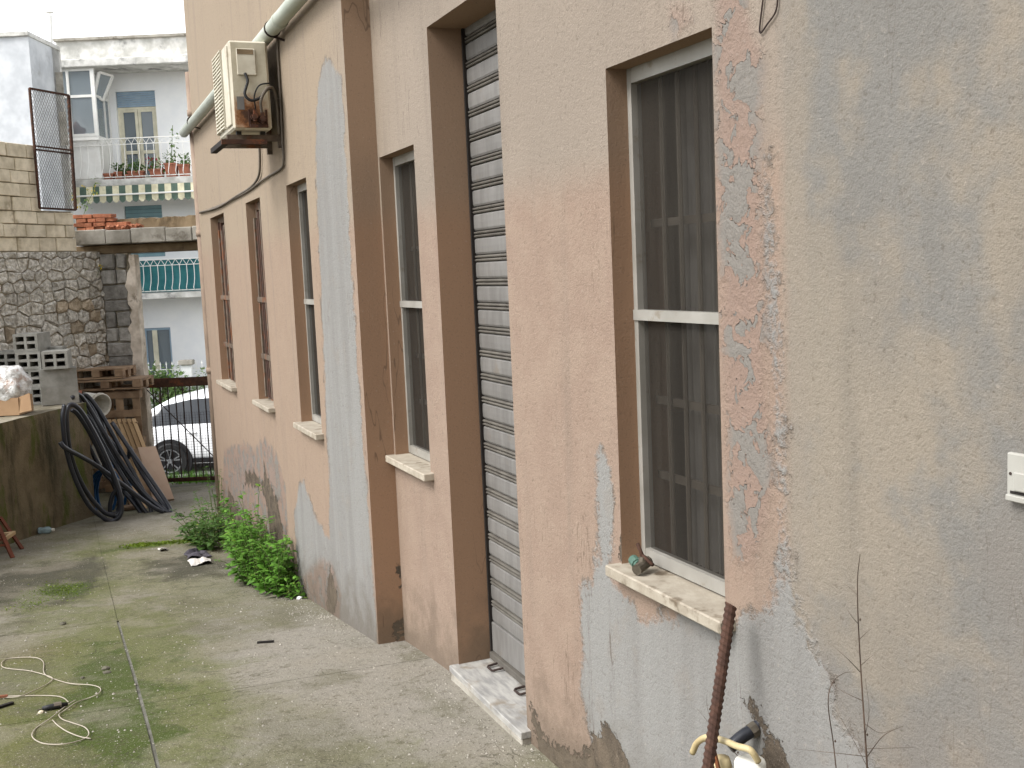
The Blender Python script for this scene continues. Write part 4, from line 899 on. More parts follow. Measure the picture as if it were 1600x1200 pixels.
# white bucket lying on its side
bk_c = sp(148, 631, 12.4)
bu = Thing('white_bucket', 'white plastic bucket lying on its side behind the black pipes', 'bucket', STREET, tuple(bk_c-np.array([0, 0, .13])))
ax = np.array([.80, -.52, -.12]); ax /= np.linalg.norm(ax); bot = bk_c-ax*.16; mou = bk_c+ax*.12
def tubeprof(a, b, prof, n=20):
    a = Vector(a); d = (Vector(b)-a); L = d.length; d.normalize(); u = d.cross(Vector((0,0,1))).normalized(); v = d.cross(u); mb = MB(); vs = []
    for r, h in prof:
        for k in range(n): an = 2*math.pi*k/n; vs.append(a+d*(h*L)+(u*math.cos(an)+v*math.sin(an))*r)
    N = len(prof); mb.add(vs, [(i*n+k, i*n+(k+1) % n, (i+1)*n+(k+1) % n, (i+1)*n+k) for i in range(N-1) for k in range(n)]); return mb
bu.part('shell', tubeprof(bot, mou, [(0, 0), (.11, 0), (.125, .9), (.135, .92), (.138, .99), (.13, 1.0), (.118, .95), (.105, .04), (0, .04)]), M['plastic_white'], smooth=False)
bu.part('rim', tubeprof(bot, mou, [(.127, .84), (.142, .85), (.142, .88), (.127, .89)]), M['plastic_white'])
single('terracotta_brick', MB().cbox(*(lambda p: (p[0]-.05, p[0]+.05, p[1]-.06, p[1]+.06, p[2]-.12, p[2]+.1))(sp(119, 625, 12.0)), .006), M['terra'], 'terracotta brick standing on end beside the cinder blocks', 'brick', STREET, tuple(sp(119, 640, 12.0)))
# black pipes: long loops leaning on the end of the low wall
def strand(pts, r=.0235): 
    q = [on_s(px, py, s) for px, py, s in pts]; return spline(q, 7), r
dpt = lambda py: 11.15
coil = Thing('black_pipe_coil', 'tangle of black plastic water pipes in long loops leaning on the low wall', 'pipe', base=tuple(on_g(200, 812)))
S = [
 [(101,632,10.60),(98,655,10.58),(103,700,10.62),(116,745,10.72),(137,787,10.84),(160,808,10.92),(175,814,10.96),(187,806,10.98),(190,790,11.0),(186,765,11.0),(172,728,10.98),(152,685,10.94),(132,650,10.86),(118,634,10.78),(108,634,10.72),(104,650,10.68),(107,690,10.70),(116,728,10.76),(135,768,10.88),(160,798,10.97),(176,806,11.02)],
 [(94,691,10.53),(102,700,10.56),(130,715,10.78),(150,727,10.92),(185,752,11.08),(215,775,11.2),(240,793,11.3),(255,800,11.36)],
 [(112,640,10.80),(122,648,10.86),(140,676,10.98),(160,715,11.1),(184,762,11.14),(189,790,11.12),(182,806,11.08),(170,803,11.04)],
 [(112,622,11.30),(122,616,11.40),(135,630,11.5),(160,672,11.5),(190,722,11.5),(225,770,11.45),(262,800,11.4),(264,792,11.45),(240,755,11.5),(205,705,11.55),(175,660,11.6)],
 [(118,640,11.5),(140,655,11.55),(165,700,11.55),(195,750,11.5),(228,800,11.42),(236,798,11.45),(225,770,11.5),(190,705,11.6),(160,650,11.65),(140,622,11.66),(130,618,11.64),(124,628,11.6)],
 [(128,617,11.7),(145,640,11.7),(165,680,11.7),(198,715,11.68),(203,700,11.66),(212,722,11.62),(236,762,11.58),(262,798,11.5),(268,801,11.48)],
 [(113,650,11.55),(135,690,11.6),(160,735,11.58),(185,760,11.56),(206,782,11.5),(222,803,11.45),(230,804,11.44)],
 [(140,660,11.68),(152,700,11.66),(172,745,11.62),(186,780,11.58),(184,800,11.5),(172,800,11.46),(178,770,11.5),(200,765,11.52),(226,800,11.48)],
 [(133,620,11.75),(150,636,11.76),(166,682,11.74)],
 [(116,628,11.58),(128,632,11.6),(150,668,11.62),(180,715,11.6),(212,760,11.56),(248,797,11.5),(256,803,11.48)],
]
for pts in S:
    q, r = strand(pts); coil.part('pipe', MB().tube(q, r, 9), M['black_pe'], smooth=True)
bh = Thing('blue_hose', 'blue hose coil lying behind the black pipes', 'hose', base=tuple(on_g(172, 805)))
cbl = on_s(160, 772, 11.75)
for k in range(4):
    pts_ = []
    for i in range(28):
        an = 2*math.pi*i/27; rad = .25+.02*k; pts_.append(cbl + RT0*(math.cos(an)*rad*.6+.03*k) + np.array([0, 0, math.sin(an)*rad]) + FW0*(.05*math.sin(an)+.035*k))
    bh.part('loop', MB().tube(pts_, .016, 8), M['blue_hose'], smooth=True)
pv = [on_s(150, 735, 11.9), on_s(172, 735, 11.85), on_s(182, 760, 11.8)]
single('white_bottle', MB().lathe(tuple(on_s(150, 715, 12.15)-[0, 0, .12]), [(0, 0), (.05, 0), (.055, .02), (.055, .2), (.03, .25), (.02, .28), (0, .28)], 12), M['plastic_white'], 'white plastic canister behind the black pipes', 'canister', base=tuple(on_s(150, 715, 12.15)-[0, 0, .12]), smooth=True)
rub = on_g(200, 800)
for k, (px, py, sx, sz, lab) in enumerate([(205,798,.16,.05,'flat broken wood piece under the pipes'), (190,790,.11,.08,'small broken stone lump under the pipes')]):
    P = on_g(px, py); mb = MB().cbox(P[0]-sx/2, P[0]+sx/2, P[1], P[1]+.12, P[2], P[2]+sz, .015); mb.v = [(v[0]+random.uniform(-.012, .012), v[1]+random.uniform(-.012, .012), v[2]+random.uniform(-.008, .008)*(v[2] > P[2]+.01)) for v in mb.v]
    single('rubble_piece', mb, M['wood'] if k == 0 else M['stone2'], lab, 'rubble', base=tuple(P))

# clear bottle, folding chair
P = on_g(73, 834)
bo = Thing('plastic_bottle', 'crushed clear plastic bottle lying at the foot of the low wall', 'bottle', base=tuple(P))
M['pet'] = glass_mat('clear_pet', srgb(176, 200, 206), trans=.4)
bo.part('body', tubeprof(P+[-.07, .03, .035], P+[.05, -.01, .035], [(0, 0), (.03, .0), (.034, .1), (.028, .3), (.034, .5), (.033, .8), (.014, 1.0), (.013, 1.1)], 12), M['pet'], smooth=True)
bo.part('cap', tubeprof(P+[.05, -.01, .035], P+[.07, -.017, .035], [(0, 0), (.015, 0), (.015, 1), (0, 1)], 10), M['plastic_white'])
F1, F2 = on_g(20, 872), on_g(35, 858)
ch = Thing('folding_chair', 'reddish wooden folding chair at the left edge, mostly out of view', 'chair', base=tuple(F1))
def chp(px, py, s): return on_s(px, py, s)
ch.part('leg', MB().bar(F1, on_s(-26, 770, 9.55), .032, .022), M['wood_red']); ch.part('leg', MB().bar(F2, on_s(0, 808, 9.75), .03, .02), M['wood_red'])
ch.part('leg', MB().bar(on_g(-58, 880), on_s(-100, 775, 9.5), .032, .022), M['wood_red']); ch.part('leg', MB().bar(on_g(-34, 866), on_s(-64, 810, 9.7), .03, .02), M['wood_red'])
sa, sb_ = on_s(8, 842, 9.45), on_s(22, 832, 9.62)
ch.part('seat_slat', MB().bar(sa, on_s(-70, 850, 9.4), .05, .014), M['wood_red']); ch.part('seat_slat', MB().bar(sb_, on_s(-56, 840, 9.58), .05, .014), M['wood_light'])
ch.part('side_rail', MB().bar(sa, sb_, .03, .03), M['wood_light']); ch.part('back_slat', MB().bar(on_s(-20, 790, 9.52), on_s(-95, 796, 9.48), .05, .012), M['wood_red'])
ch.part('stretcher', MB().bar(F1*.8+on_s(-26, 770, 9.55)*.2, on_g(-58, 880)*.8+on_s(-100, 775, 9.5)*.2, .022, .016), M['wood_red'])
ch.part('leg_brace', MB().bar(on_s(4, 850, 9.5), on_s(18, 862, 9.6), .016, .012), M['gate_iron'])

# ================================================================== GATE
GS = 13.62
ga, gb = STREET.px(232, 700, GS)[0], STREET.px(352, 700, GS)[0]; gz0 = STREET.px(290, 752, GS)[1]; gz1 = STREET.px(275, 590, GS)[1]
gt = Thing('iron_gate', 'rusty barred iron gate with diagonal brace and plate along its top', 'gate', STREET, (ga, GS, gz0))
gt.part('top_plate', MB().cbox(ga, gb, GS-.012, GS+.012, gz1-.115, gz1, .004), M['rust'])
gt.part('bottom_rail', MB().cbox(ga, gb, GS-.015, GS+.015, gz0, gz0+.05, .004), M['rust'])
gt.part('stile', MB().box(ga-.002, ga+.03, GS-.018, GS+.018, gz0-.01, gz1+.004), M['gate_iron']); gt.part('stile', MB().box(gb-.03, gb+.002, GS-.018, GS+.018, gz0-.01, gz1+.004), M['gate_iron'])
n = 9
for i in range(n): u = ga+.02+(gb-ga-.04)*(i+1)/(n+1); gt.part('bar', MB().tube([(u, GS, gz0+.05), (u, GS, gz1-.11)], .0085, 6), M['gate_iron'])
gt.part('diagonal_brace', MB().bar((ga+.03, GS-.02, gz1-.12), (gb-.02, GS-.02, gz0+.16), .018, .008), M['gate_iron'])
mb = MB(); zl = gz0+(gz1-gz0)*.66
for i in range(26): u = ga+.02+(gb-ga-.04)*i/25; mb.box(u-.0012, u+.0012, GS+.012, GS+.0145, gz0+.03, zl)
for i in range(26): z = gz0+.03+(zl-gz0-.03)*i/25; mb.box(ga+.02, gb-.02, GS+.0146, GS+.017, z-.0012, z+.0012)
gt.part('wire_mesh', mb, M['gate_iron'])

# ================================================================== CAR
def smooth(x, a, b): t = min(1, max(0, (x-a)/(b-a))); return t*t*(3-2*t)
CS = 20.2; hub = STREET.px(267, 720, CS); zc = hub[1]-.335; car_x0 = hub[0]-.80      # rear end to the left
CL = 4.3; cz = zc
car = Thing('parked_car', 'white crossover car parked across the street behind the gate', 'car', STREET, (car_x0+CL/2, CS+.9, cz))
def body_pts(x):
    """cross-section at distance x from the rear bumper: (half width, height) from sill to roof centre"""
    belt = .98-.06*smooth(x, 2.6, 3.6)-.28*smooth(x, 3.75, 4.3)-.02*smooth(.4, 0, x)
    roof = np.interp(x, [0, .10, .35, .7, 1.2, 1.9, 2.5, 2.9, 3.4, 3.8, 4.15, 4.3], [.84, 1.06, 1.26, 1.44, 1.545, 1.57, 1.52, 1.36, 1.04, .98, .86, .66])
    roof = max(roof, belt+.012); wid = .90*(1-.16*smooth(x, .45, 0)-.22*smooth(x, 3.6, 4.3)); rw = wid*np.interp(x, [0, .5, 1, 2.5, 3.3, 4.3], [.86, .76, .72, .72, .82, .9])
    bot = .26+.10*smooth(x, .25, 0)+.06*smooth(x, 4.0, 4.3)
    return [(wid*.5, bot-.02), (wid*.96, bot), (wid*1.0, .50), (wid*1.0, .72), (wid*.985, belt-.02), (wid*.965, belt), (rw+(wid*.965-rw)*.45, belt+(roof-belt)*.55), (rw, roof-.035), (rw*.86, roof), (0, roof+.02)]
xsn = np.concatenate([[0, .03, .1], np.linspace(.22, 4.05, 40), [4.2, 4.27, 4.3]])
rings = []
for x in xsn:
    h_ = body_pts(x); pts_ = [(-w_, z_) for w_, z_ in h_] + [(w_, z_) for w_, z_ in h_[-2::-1]]; rings.append([(car_x0+x, CS+.9+p, cz+z_) for p, z_ in pts_])
mb = MB().grid(rings); nj = len(rings[0]); mb.f.append(tuple(range(nj))); mb.f.append(tuple((len(rings)-1)*nj+k for k in range(nj-1, -1, -1)))
car.part('body', mb, M['car_paint'], smooth=True)
def side_patch(xa, xb, la, lb, off, n=16):
    out = []
    for x in np.linspace(xa, xb, n):
        h_ = body_pts(x); row = []
        for t in (0, .33, .66, 1):
            lv = la+(lb-la)*t; i = int(min(len(h_)-2, math.floor(lv))); f_ = lv-i; w_ = h_[i][0]*(1-f_)+h_[i+1][0]*f_; z_ = h_[i][1]*(1-f_)+h_[i+1][1]*f_; row.append((car_x0+x, CS+.9-w_-off, cz+z_))
        out.append(row)
    return MB().grid(out)
car.part('side_window', side_patch(.40, 1.06, 5.12, 6.75, .006), M['car_glass'], smooth=True); car.part('side_window', side_patch(1.062, 1.98, 5.12, 6.75, .006), M['car_glass'], smooth=True); car.part('side_window', side_patch(1.99, 2.95, 5.12, 6.75, .006), M['car_glass'], smooth=True)
car.part('sill_trim', side_patch(1.2, 3.0, .95, 1.45, .012), M['car_dark'], smooth=True); car.part('rear_trim', side_patch(.03, .45, .95, 1.8, .012), M['car_dark'], smooth=True)
car.part('tail_light', side_patch(.03, .3, 3.6, 4.9, .008), M['petal'], smooth=True)
car.part('door_handle', MB().cbox(car_x0+1.15, car_x0+1.32, CS-.03, CS+.01, cz+.84, cz+.865, .005), M['car_paint'])
for wx in (.80, 3.42):
    c = (car_x0+wx, CS-.012, cz+.335)
    car.part('wheel_arch', MB().lathe(c, [(0, .0), (.36, -.002), (.40, -.004), (.41, .02)], 28, 'y'), M['car_dark'])
    wr = bpy.data.objects.new('wheel', None); col.objects.link(wr); wr.parent = car.e; wr.location = np.array(c)-car.b
    def wpart(n_, mb_, mat_): o_ = obj(n_, mb_.mesh(n_, False), mat_, wr); return o_
    wpart('tyre', MB().lathe((0, 0, 0), [(.215, -.03), (.24, -.045), (.31, -.045), (.333, -.02), (.333, .15)], 28, 'y'), M['rubber'])
    wpart('rim_barrel', MB().lathe((0, 0, 0), [(.222, -.035), (.205, -.03), (.19, .03), (0, .03)], 28, 'y'), M['car_dark'])
    mb = MB().lathe((0, 0, 0), [(.224, -.036), (.222, -.046), (.204, -.046), (.202, -.03)], 28, 'y'); mb.lathe((0, 0, 0), [(0, -.05), (.045, -.05), (.05, -.02)], 14, 'y')
    for k in range(5):
        an = 2*math.pi*k/5+.3
        for dlt in (-.17, .17): mb.bar((.035*math.cos(an), -.04, .035*math.sin(an)), (.207*math.cos(an+dlt), -.042, .207*math.sin(an+dlt)), .012, .022)
    wpart('rim', mb, M['alloy'])

# ================================================================== WHITE HOUSE ACROSS THE STREET
HS, BS = 27.35, 26.4
def hx(px, s=HS, py=300): return STREET.px(px, py, s)[0]
def hz(py, s=HS, px=200): return STREET.px(px, py, s)[1]
aL, aR = hx(72, HS), hx(72, HS)+11.0
house = Thing('white_house', 'white two-balcony house with flat stained roof across the street', 'house', STREET, (aL+3, HS, -1.7))
zsl2, zsl1 = hz(279, BS), hz(460, BS)          # balcony floors
zroof = hz(96, BS)
doorL, doorR = hx(184, HS, 200), hx(246, HS, 200); dz1 = hz(142, HS, 215); dz0 = zsl2
w1L, w1R = hx(194, HS, 330), hx(253, HS, 330); wz1 = hz(321, HS, 225)
gwL, gwR = hx(226, HS, 540), hx(268, HS, 540); gz1_ = hz(512, HS, 250); gz0_ = hz(600, HS, 250)
# wall built from rectangles so that openings are real
def wall_rects(x0, x1, z0, z1, holes, y, th):
    mb = MB(); xs_ = sorted(set([x0, x1]+[h[0] for h in holes]+[h[1] for h in holes])); zs_ = sorted(set([z0, z1]+[h[2] for h in holes]+[h[3] for h in holes]))
    for a_, b_ in zip(xs_[:-1], xs_[1:]):
        for c_, d_ in zip(zs_[:-1], zs_[1:]):
            if any(h[0] < (a_+b_)/2 < h[1] and h[2] < (c_+d_)/2 < h[3] for h in holes): continue
            mb.add([(a_,y,c_),(b_,y,c_),(b_,y,d_),(a_,y,d_)], [(0,1,2,3)])
    for h in holes:
        a_, b_, c_, d_ = h; mb.add([(a_,y,c_),(a_,y+th,c_),(a_,y+th,d_),(a_,y,d_),(b_,y,c_),(b_,y+th,c_),(b_,y+th,d_),(b_,y,d_)], [(0,3,2,1),(4,5,6,7),(3,7,6,2),(0,1,5,4)])
    return mb
wz0 = zsl1+.02
holes = [(doorL, doorR, zsl2+.01, dz1), (w1L, w1R, zsl1+.9, wz1), (gwL, gwR, gz0_, gz1_)]
mb = wall_rects(aL-1.2, aR, -1.9, zroof+.1, holes, HS, .2); mb.box(aL-1.2, aR, HS+6, HS+6.2, -1.9, zroof+.1); mb.box(aL-1.4, aL-1.2, HS, HS+6.2, -1.9, zroof+.1); mb.box(aR, aR+.2, HS, HS+6.2, -1.9, zroof+.1)
house.part('wall', mb, M['white_wall'])
house.part('inner_floor', MB().box(aL-1.2, aR, HS+.21, HS+6, zsl2-.2, zsl2-.02).box(aL-1.2, aR, HS+.21, HS+6, zsl1-.2, zsl1-.02), M['conc_brown'])
zp1 = hz(56, BS+.25, 200)
house.part('roof_slab', MB().cbox(aL-.05, aR+.3, BS-.05, HS+6.4, zroof-.09, zroof+.10, .02), M['eave'])
house.part('parapet', MB().box(hx(88, BS+.25, 75), aR+.2, BS+.25, BS+.5, zroof+.1, zp1-.07), M['eave'])
house.part('parapet_coping', MB().cbox(hx(88, BS+.25, 75)-.04, aR+.25, BS+.18, BS+.57, zp1-.07, zp1, .01), M['conc'])
house.part('balcony_slab', MB().cbox(hx(82, BS, 280), aR, BS, HS-.002, zsl2-.16, zsl2, .01), M['eave'])
house.part('balcony_slab', MB().cbox(hx(150, BS, 460), aR, BS, HS-.002, zsl1-.14, zsl1, .01), M['eave'])
# balcony door with blue roller blind
def subroot(name, loc): 
    o_ = bpy.data.objects.new(name, None); col.objects.link(o_); o_.parent = house.e; o_.location = np.array(loc)-house.b; t_ = Thing.__new__(Thing); t_.b = np.array(loc, float); t_.e = o_; return t_
t = subroot('balcony_door', (doorL, HS, zsl2)); bz = dz1-(dz1-dz0)*.17
y = HS+.10; w2 = (doorL+doorR)/2
t.part('frame', MB().box(doorL, doorL+.06, y, y+.06, dz0+.01, bz).box(doorR-.06, doorR, y, y+.06, dz0+.01, bz).box(doorL+.06, doorR-.06, y, y+.06, bz-.05, bz), M['cream'])
for a_, b_ in ((doorL+.06, w2-.005), (w2+.005, doorR-.06)):
    zm = dz0+(bz-dz0)*.40
    t.part('leaf_frame', MB().box(a_, a_+.07, y-.01, y+.04, dz0+.02, bz-.055).box(b_-.07, b_, y-.01, y+.04, dz0+.02, bz-.055).box(a_+.07, b_-.07, y-.01, y+.04, zm-.04, zm+.04).box(a_+.07, b_-.07, y-.01, y+.04, dz0+.02, dz0+.12).box(a_+.07, b_-.07, y-.01, y+.04, bz-.12, bz-.055), M['cream'])
    for zz0, zz1 in ((dz0+.12, zm-.04), (zm+.04, bz-.12)): t.part('pane', MB().add([(a_+.07,y+.015,zz0),(b_-.07,y+.015,zz0),(b_-.07,y+.015,zz1),(a_+.07,y+.015,zz1)], [(0,1,2,3)]), M['glass'])
t.part('curtain', MB().grid([[(doorL+(doorR-doorL)*i/40, y+.14+.025*math.sin(i*1.3), z) for z in (dz0, bz)] for i in range(41)]), M['curtain'], smooth=True)
nb = 7
for i in range(nb): z = bz+(dz1-bz)*i/nb; t.part('blind_slat', MB().cbox(doorL+.01, doorR-.01, y-.03, y-.012, z+.003, z+(dz1-bz)/nb-.003, .004), M['blue_shutter'])
# upper window of the floor below, its blind down
t = subroot('window', (w1L, HS, zsl1+.9))
nb = 14; zz0 = zsl1+.9
for i in range(nb): z = zz0+(wz1-zz0)*i/nb; t.part('blind_slat', MB().cbox(w1L+.01, w1R-.01, HS+.05, HS+.07, z+.003, z+(wz1-zz0)/nb-.003, .004), M['teal_shutter'])
t.part('backing', MB().box(w1L, w1R, HS+.075, HS+.09, zz0, wz1), M['dark'])
# ground-floor window with lace curtains
t = subroot('window', (gwL, HS, gz0_)); gm_ = (gwL+gwR)/2-.08
t.part('frame', MB().box(gwL, gwR, HS+.05, HS+.11, gz1_-.06, gz1_).box(gwL, gwL+.05, HS+.05, HS+.11, gz0_, gz1_-.06).box(gwR-.05, gwR, HS+.05, HS+.11, gz0_, gz1_-.06), M['blue_shutter'])
t.part('mullion', MB().box(gm_-.06, gm_+.06, HS+.05, HS+.10, gz0_, gz1_-.06), M['cream'])
for a_, b_ in ((gwL+.05, gm_-.06), (gm_+.06, gwR-.05)):
    t.part('pane', MB().add([(a_,HS+.08,gz0_),(b_,HS+.08,gz0_),(b_,HS+.08,gz1_-.06),(a_,HS+.08,gz1_-.06)], [(0,1,2,3)]), M['glass'])
    t.part('lace_curtain', MB().grid([[(a_+(b_-a_)*min(1, (i/20)*(.6+.4*k/8)) if a_ < gm_-.1 else b_-(b_-a_)*min(1, (1-i/20)*(.6+.4*k/8)), HS+.16+.02*math.sin(i*1.4), gz0_+(gz1_-gz0_)*k/8) for k in range(9)] for i in range(21)]), M['curtain'], smooth=True)
# downpipe on the white wall beside the veranda
house.part('wall_pipe', MB().tube([(hx(262, HS-.1, 200), HS-.08, zsl2), (hx(262, HS-.1, 200), HS-.08, zsl2+.02)], .02, 6), M['white'])

# enclosed veranda on the upper balcony
vL, vR = hx(76, BS+.06, 160), hx(150, BS+.06, 160); vz1 = zroof-.095; zt_ = hz(153, BS+.06, 110)
ver = Thing('glazed_veranda', 'white framed glazed veranda box on the left of the upper balcony', 'veranda', STREET, (vL, BS+.06, zsl2)); yv = BS+.06; vm = hx(110, BS+.06, 180)
zlow = hz(214, BS+.06, 110)
ver.part('lower_panel', MB().box(vL, vR, yv, yv+.04, zsl2+.005, zlow), M['white'])
for a_, b_ in ((vL, vL+.06), (vm-.03, vm+.03), (vR-.09, vR)): ver.part('post', MB().box(a_, b_, yv-.012, yv+.05, zlow, vz1), M['white'])
for z in (zlow, zt_, vz1-.06): ver.part('rail', MB().box(vL+.06, vR-.09, yv-.006, yv+.045, z, z+.06), M['white'])
for a_, b_ in ((vL+.06, vm-.03), (vm+.03, vR-.09)):
    for c_, d_ in ((zlow+.06, zt_), (zt_+.06, vz1-.06)): ver.part('pane', MB().add([(a_,yv+.02,c_),(b_,yv+.02,c_),(b_,yv+.02,d_),(a_,yv+.02,d_)], [(0,1,2,3)]), M['glass'])
xs_ = vR-.03      # side facing the balcony door
ver.part('side_panel', MB().box(xs_, xs_+.03, yv+.05, HS-.01, zsl2+.005, zlow), M['white'])
for y_ in (yv+.5, HS-.08): ver.part('post', MB().box(xs_-.01, xs_+.04, y_, y_+.07, zlow, vz1), M['white'])
ver.part('rail', MB().box(xs_-.005, xs_+.035, yv+.05, HS-.08, zt_, zt_+.06), M['white'])
ver.part('pane', MB().box(xs_+.012, xs_+.018, yv+.06, HS-.09, zlow+.01, zt_), M['glass'])
sq = [sp(155, 113, BS+.2), sp(176, 119, BS+.45), sp(161, 157, BS+.5), sp(147, 151, BS+.2)]
for i in range(4): ver.part('open_sash', MB().bar(sq[i], sq[(i+1) % 4], .06, .05), M['white'])
ver.part('sash_pane', MB().add(sq, [(0, 1, 2, 3)]), M['glass'])
bsk = sp(121, 212, BS+.35)
single('wicker_basket', MB().lathe(tuple(bsk), [(0, 0), (.16, 0), (.22, .12), (.20, .17), (.10, .2), (.03, .33), (0, .34)], 14), M['terra'], 'reddish basket behind the veranda glass', 'basket', STREET, tuple(bsk), smooth=True)
# striped awning valance
awn = Thing('striped_awning', 'rolled-up green and cream striped awning under the upper balcony', 'awning', STREET, (hx(105, BS-.1, 290), BS-.1, zsl2-.5))
au0, au1 = hx(104, BS-.1, 295), aR-1; zA1 = zsl2-.165; zA0 = zA1-.34; nst = 0; u = au0
stripe_w = (hx(299, BS-.1, 290)-hx(121, BS-.1, 290))/8.7/2
while u < au1:
    wv_ = stripe_w; pts_ = []
    for i in range(7): pts_.append([(u+wv_*i/6, BS-.10-.03*k/3, (zA1*(1-k/3)+zA0*k/3) - (.06*math.sin(math.pi*i/6) if k == 3 else 0)) for k in range(4)])
    awn.part('stripe', MB().grid(pts_), M['green_stripe'] if nst % 2 == 0 else M['cream_stripe']); nst += 1; u += wv_
awn.part('front_bar', MB().tube([(au0+.05, BS-.17, zA0+.12), (au1, BS-.17, zA0+.15)], .022, 8), M['white'])
awn.part('roll', MB().tube([(au0, BS+.05, zA1-.06), (au1, BS+.05, zA1-.06)], .06, 8), M['cream_stripe'])

# railings with bellied bars
def railing(name, label, z0, u0, u1, dy, h=.95, step=.175):
    rl = Thing(name, label, 'railing', STREET, ((u0+u1)/2, dy, z0))
    rl.part('top_rail', MB().bar((u0, dy, z0+h), (u1, dy, z0+h), .04, .02), M['white']); rl.part('sub_rail', MB().bar((u0, dy, z0+h-.14), (u1, dy, z0+h-.14), .02, .015), M['white']); rl.part('bottom_rail', MB().bar((u0, dy, z0+.05), (u1, dy, z0+.05), .025, .02), M['white'])
    me_ = MB().tube(spline([(0, 0, h-.14), (0, 0, h*.5), (0, -.05, h*.3), (0, -.14, h*.14), (0, -.10, .06), (0, 0, .05)], 4), .0085, 5).mesh('baluster'); u = u0; k = 0
    zig = MB()
    while u <= u1: rl.inst('baluster', me_, M['white'], (u, dy, z0)); zig.bar((u, dy, z0+h-.14), (u+step/2, dy, z0+h), .012, .01).bar((u+step/2, dy, z0+h), (u+step, dy, z0+h-.14), .012, .01); u += step
    rl.part('zigzag', zig, M['white']); return rl
railing('balcony_railing', 'white bellied balcony railing in front of the blue-blinded door', zsl2, hx(80, BS+.04, 240), aR-3.5, BS+.04)
railing('balcony_railing', 'white bellied balcony railing in front of the teal canvas', zsl1, hx(180, BS+.04, 440), aR-3.5, BS+.04, h=.80)
cl = []
for i in range(60):
    u = hx(180, BS+.1, 430)+(aR-3.5-hx(180, BS+.1, 430))*i/59; cl.append([(u, BS+.12+.02*math.sin(i*1.1)+.015*math.sin(i*.4), z) for z in (zsl1+.02, zsl1+.4, zsl1+.80)])
single('teal_canvas', MB().grid(cl), M['teal'], 'teal canvas sheet tied inside the lower balcony railing', 'canvas', STREET, (hx(240, BS+.1, 430), BS+.12, zsl1), smooth=True)

# foliage helper
def leafset(th, name, mat, centers, n, size, rng_=random, flat=.5, droop=.3):
    mb = MB()
    for k in range(n):
        c, rad = rng_.choice(centers); d_ = Vector((rng_.gauss(0, 1), rng_.gauss(0, 1), rng_.gauss(0, 1))); d_.normalize(); p = Vector(c)+d_*rad*rng_.random()**.4
        ax_ = (d_*.7+Vector((rng_.uniform(-.6, .6), rng_.uniform(-.6, .6), rng_.uniform(-.5, .5)-droop))).normalized(); sd_ = ax_.cross(Vector((rng_.uniform(-.4, .4), rng_.uniform(-.4, .4), 1))).normalized(); up_ = sd_.cross(ax_)
        L = size*rng_.uniform(.6, 1.3); W = L*.32
        mb.add([p, p+ax_*L*.45+sd_*W-up_*L*.05, p+ax_*L, p+ax_*L*.45-sd_*W-up_*L*.05, p+ax_*L*.5+up_*L*.06], [(0,1,4),(1,2,4),(2,3,4),(3,0,4)])
    return th.part(name, mb, mat)
# potted plants along the balcony edge
pots = [(170, 268, 178, 'small low planter at the left of the balcony pots', None), (186, 267, 182, 'small pot with a leafy plant, second along the balcony edge', .14), (199, 266, 196, 'tiny pot between the leafy plant and the long planter', .1), (213, 265, 201, 'long planter with trailing green leaves on the balcony edge', .2), (245, 262, 236, 'planter with red flowers on the balcony edge', .2), (268, 262, 258, 'tall round pot with a thin tall plant on the balcony edge', .2), (288, 262, 278, 'planter of low greenery at the right end of the balcony edge', .2)]
for i, (px, py, _, lab, fol) in enumerate(pots):
    a_ = hx(px, BS+.22, 260); wd = [.24, .19, .09, .38, .33, .29, .26][i]; hh = [.14, .17, .1, .17, .2, .32, .28][i]
    pt_ = Thing('flower_pot', lab, 'flower pot', STREET, (a_, BS+.24, zsl2+.01), 'terracotta pots along the balcony edge'); z_ = zsl2+.012
    mb = MB(); W1, W0 = wd/2, wd/2*.8
    mb.add([(a_-W0,BS+.14,z_),(a_+W0,BS+.14,z_),(a_+W0,BS+.3,z_),(a_-W0,BS+.3,z_),(a_-W1,BS+.11,z_+hh),(a_+W1,BS+.11,z_+hh),(a_+W1,BS+.33,z_+hh),(a_-W1,BS+.33,z_+hh)], [(0,3,2,1),(4,5,6,7),(0,1,5,4),(1,2,6,5),(2,3,7,6),(3,0,4,7)]); pt_.part('pot', mb, M['terra'])
    pt_.part('pot_rim', MB().box(a_-W1-.012, a_+W1+.012, BS+.098, BS+.342, z_+hh-.035, z_+hh+.004), M['terra'])
    if fol:
        cs = [((a_+random.uniform(-W1, W1)*.8, BS+.22, z_+hh+fol*random.uniform(.3, .9)), fol*.6) for _ in range(5)]
        if i == 5: cs += [((a_+.02*k, BS+.22, z_+hh+.12*k), .08) for k in range(7)]; pt_.part('stem', MB().tube([(a_, BS+.22, z_+hh), (a_+.1, BS+.22, z_+hh+.9)], .008, 5), M['stem'])
        leafset(pt_, 'foliage', M['leaf_far'], cs, 110, .09)
        if i == 4: leafset(pt_, 'flowers', M['petal'], [((c[0][0], c[0][1]-.05, c[0][2]+.05), .12) for c in cs], 40, .07)

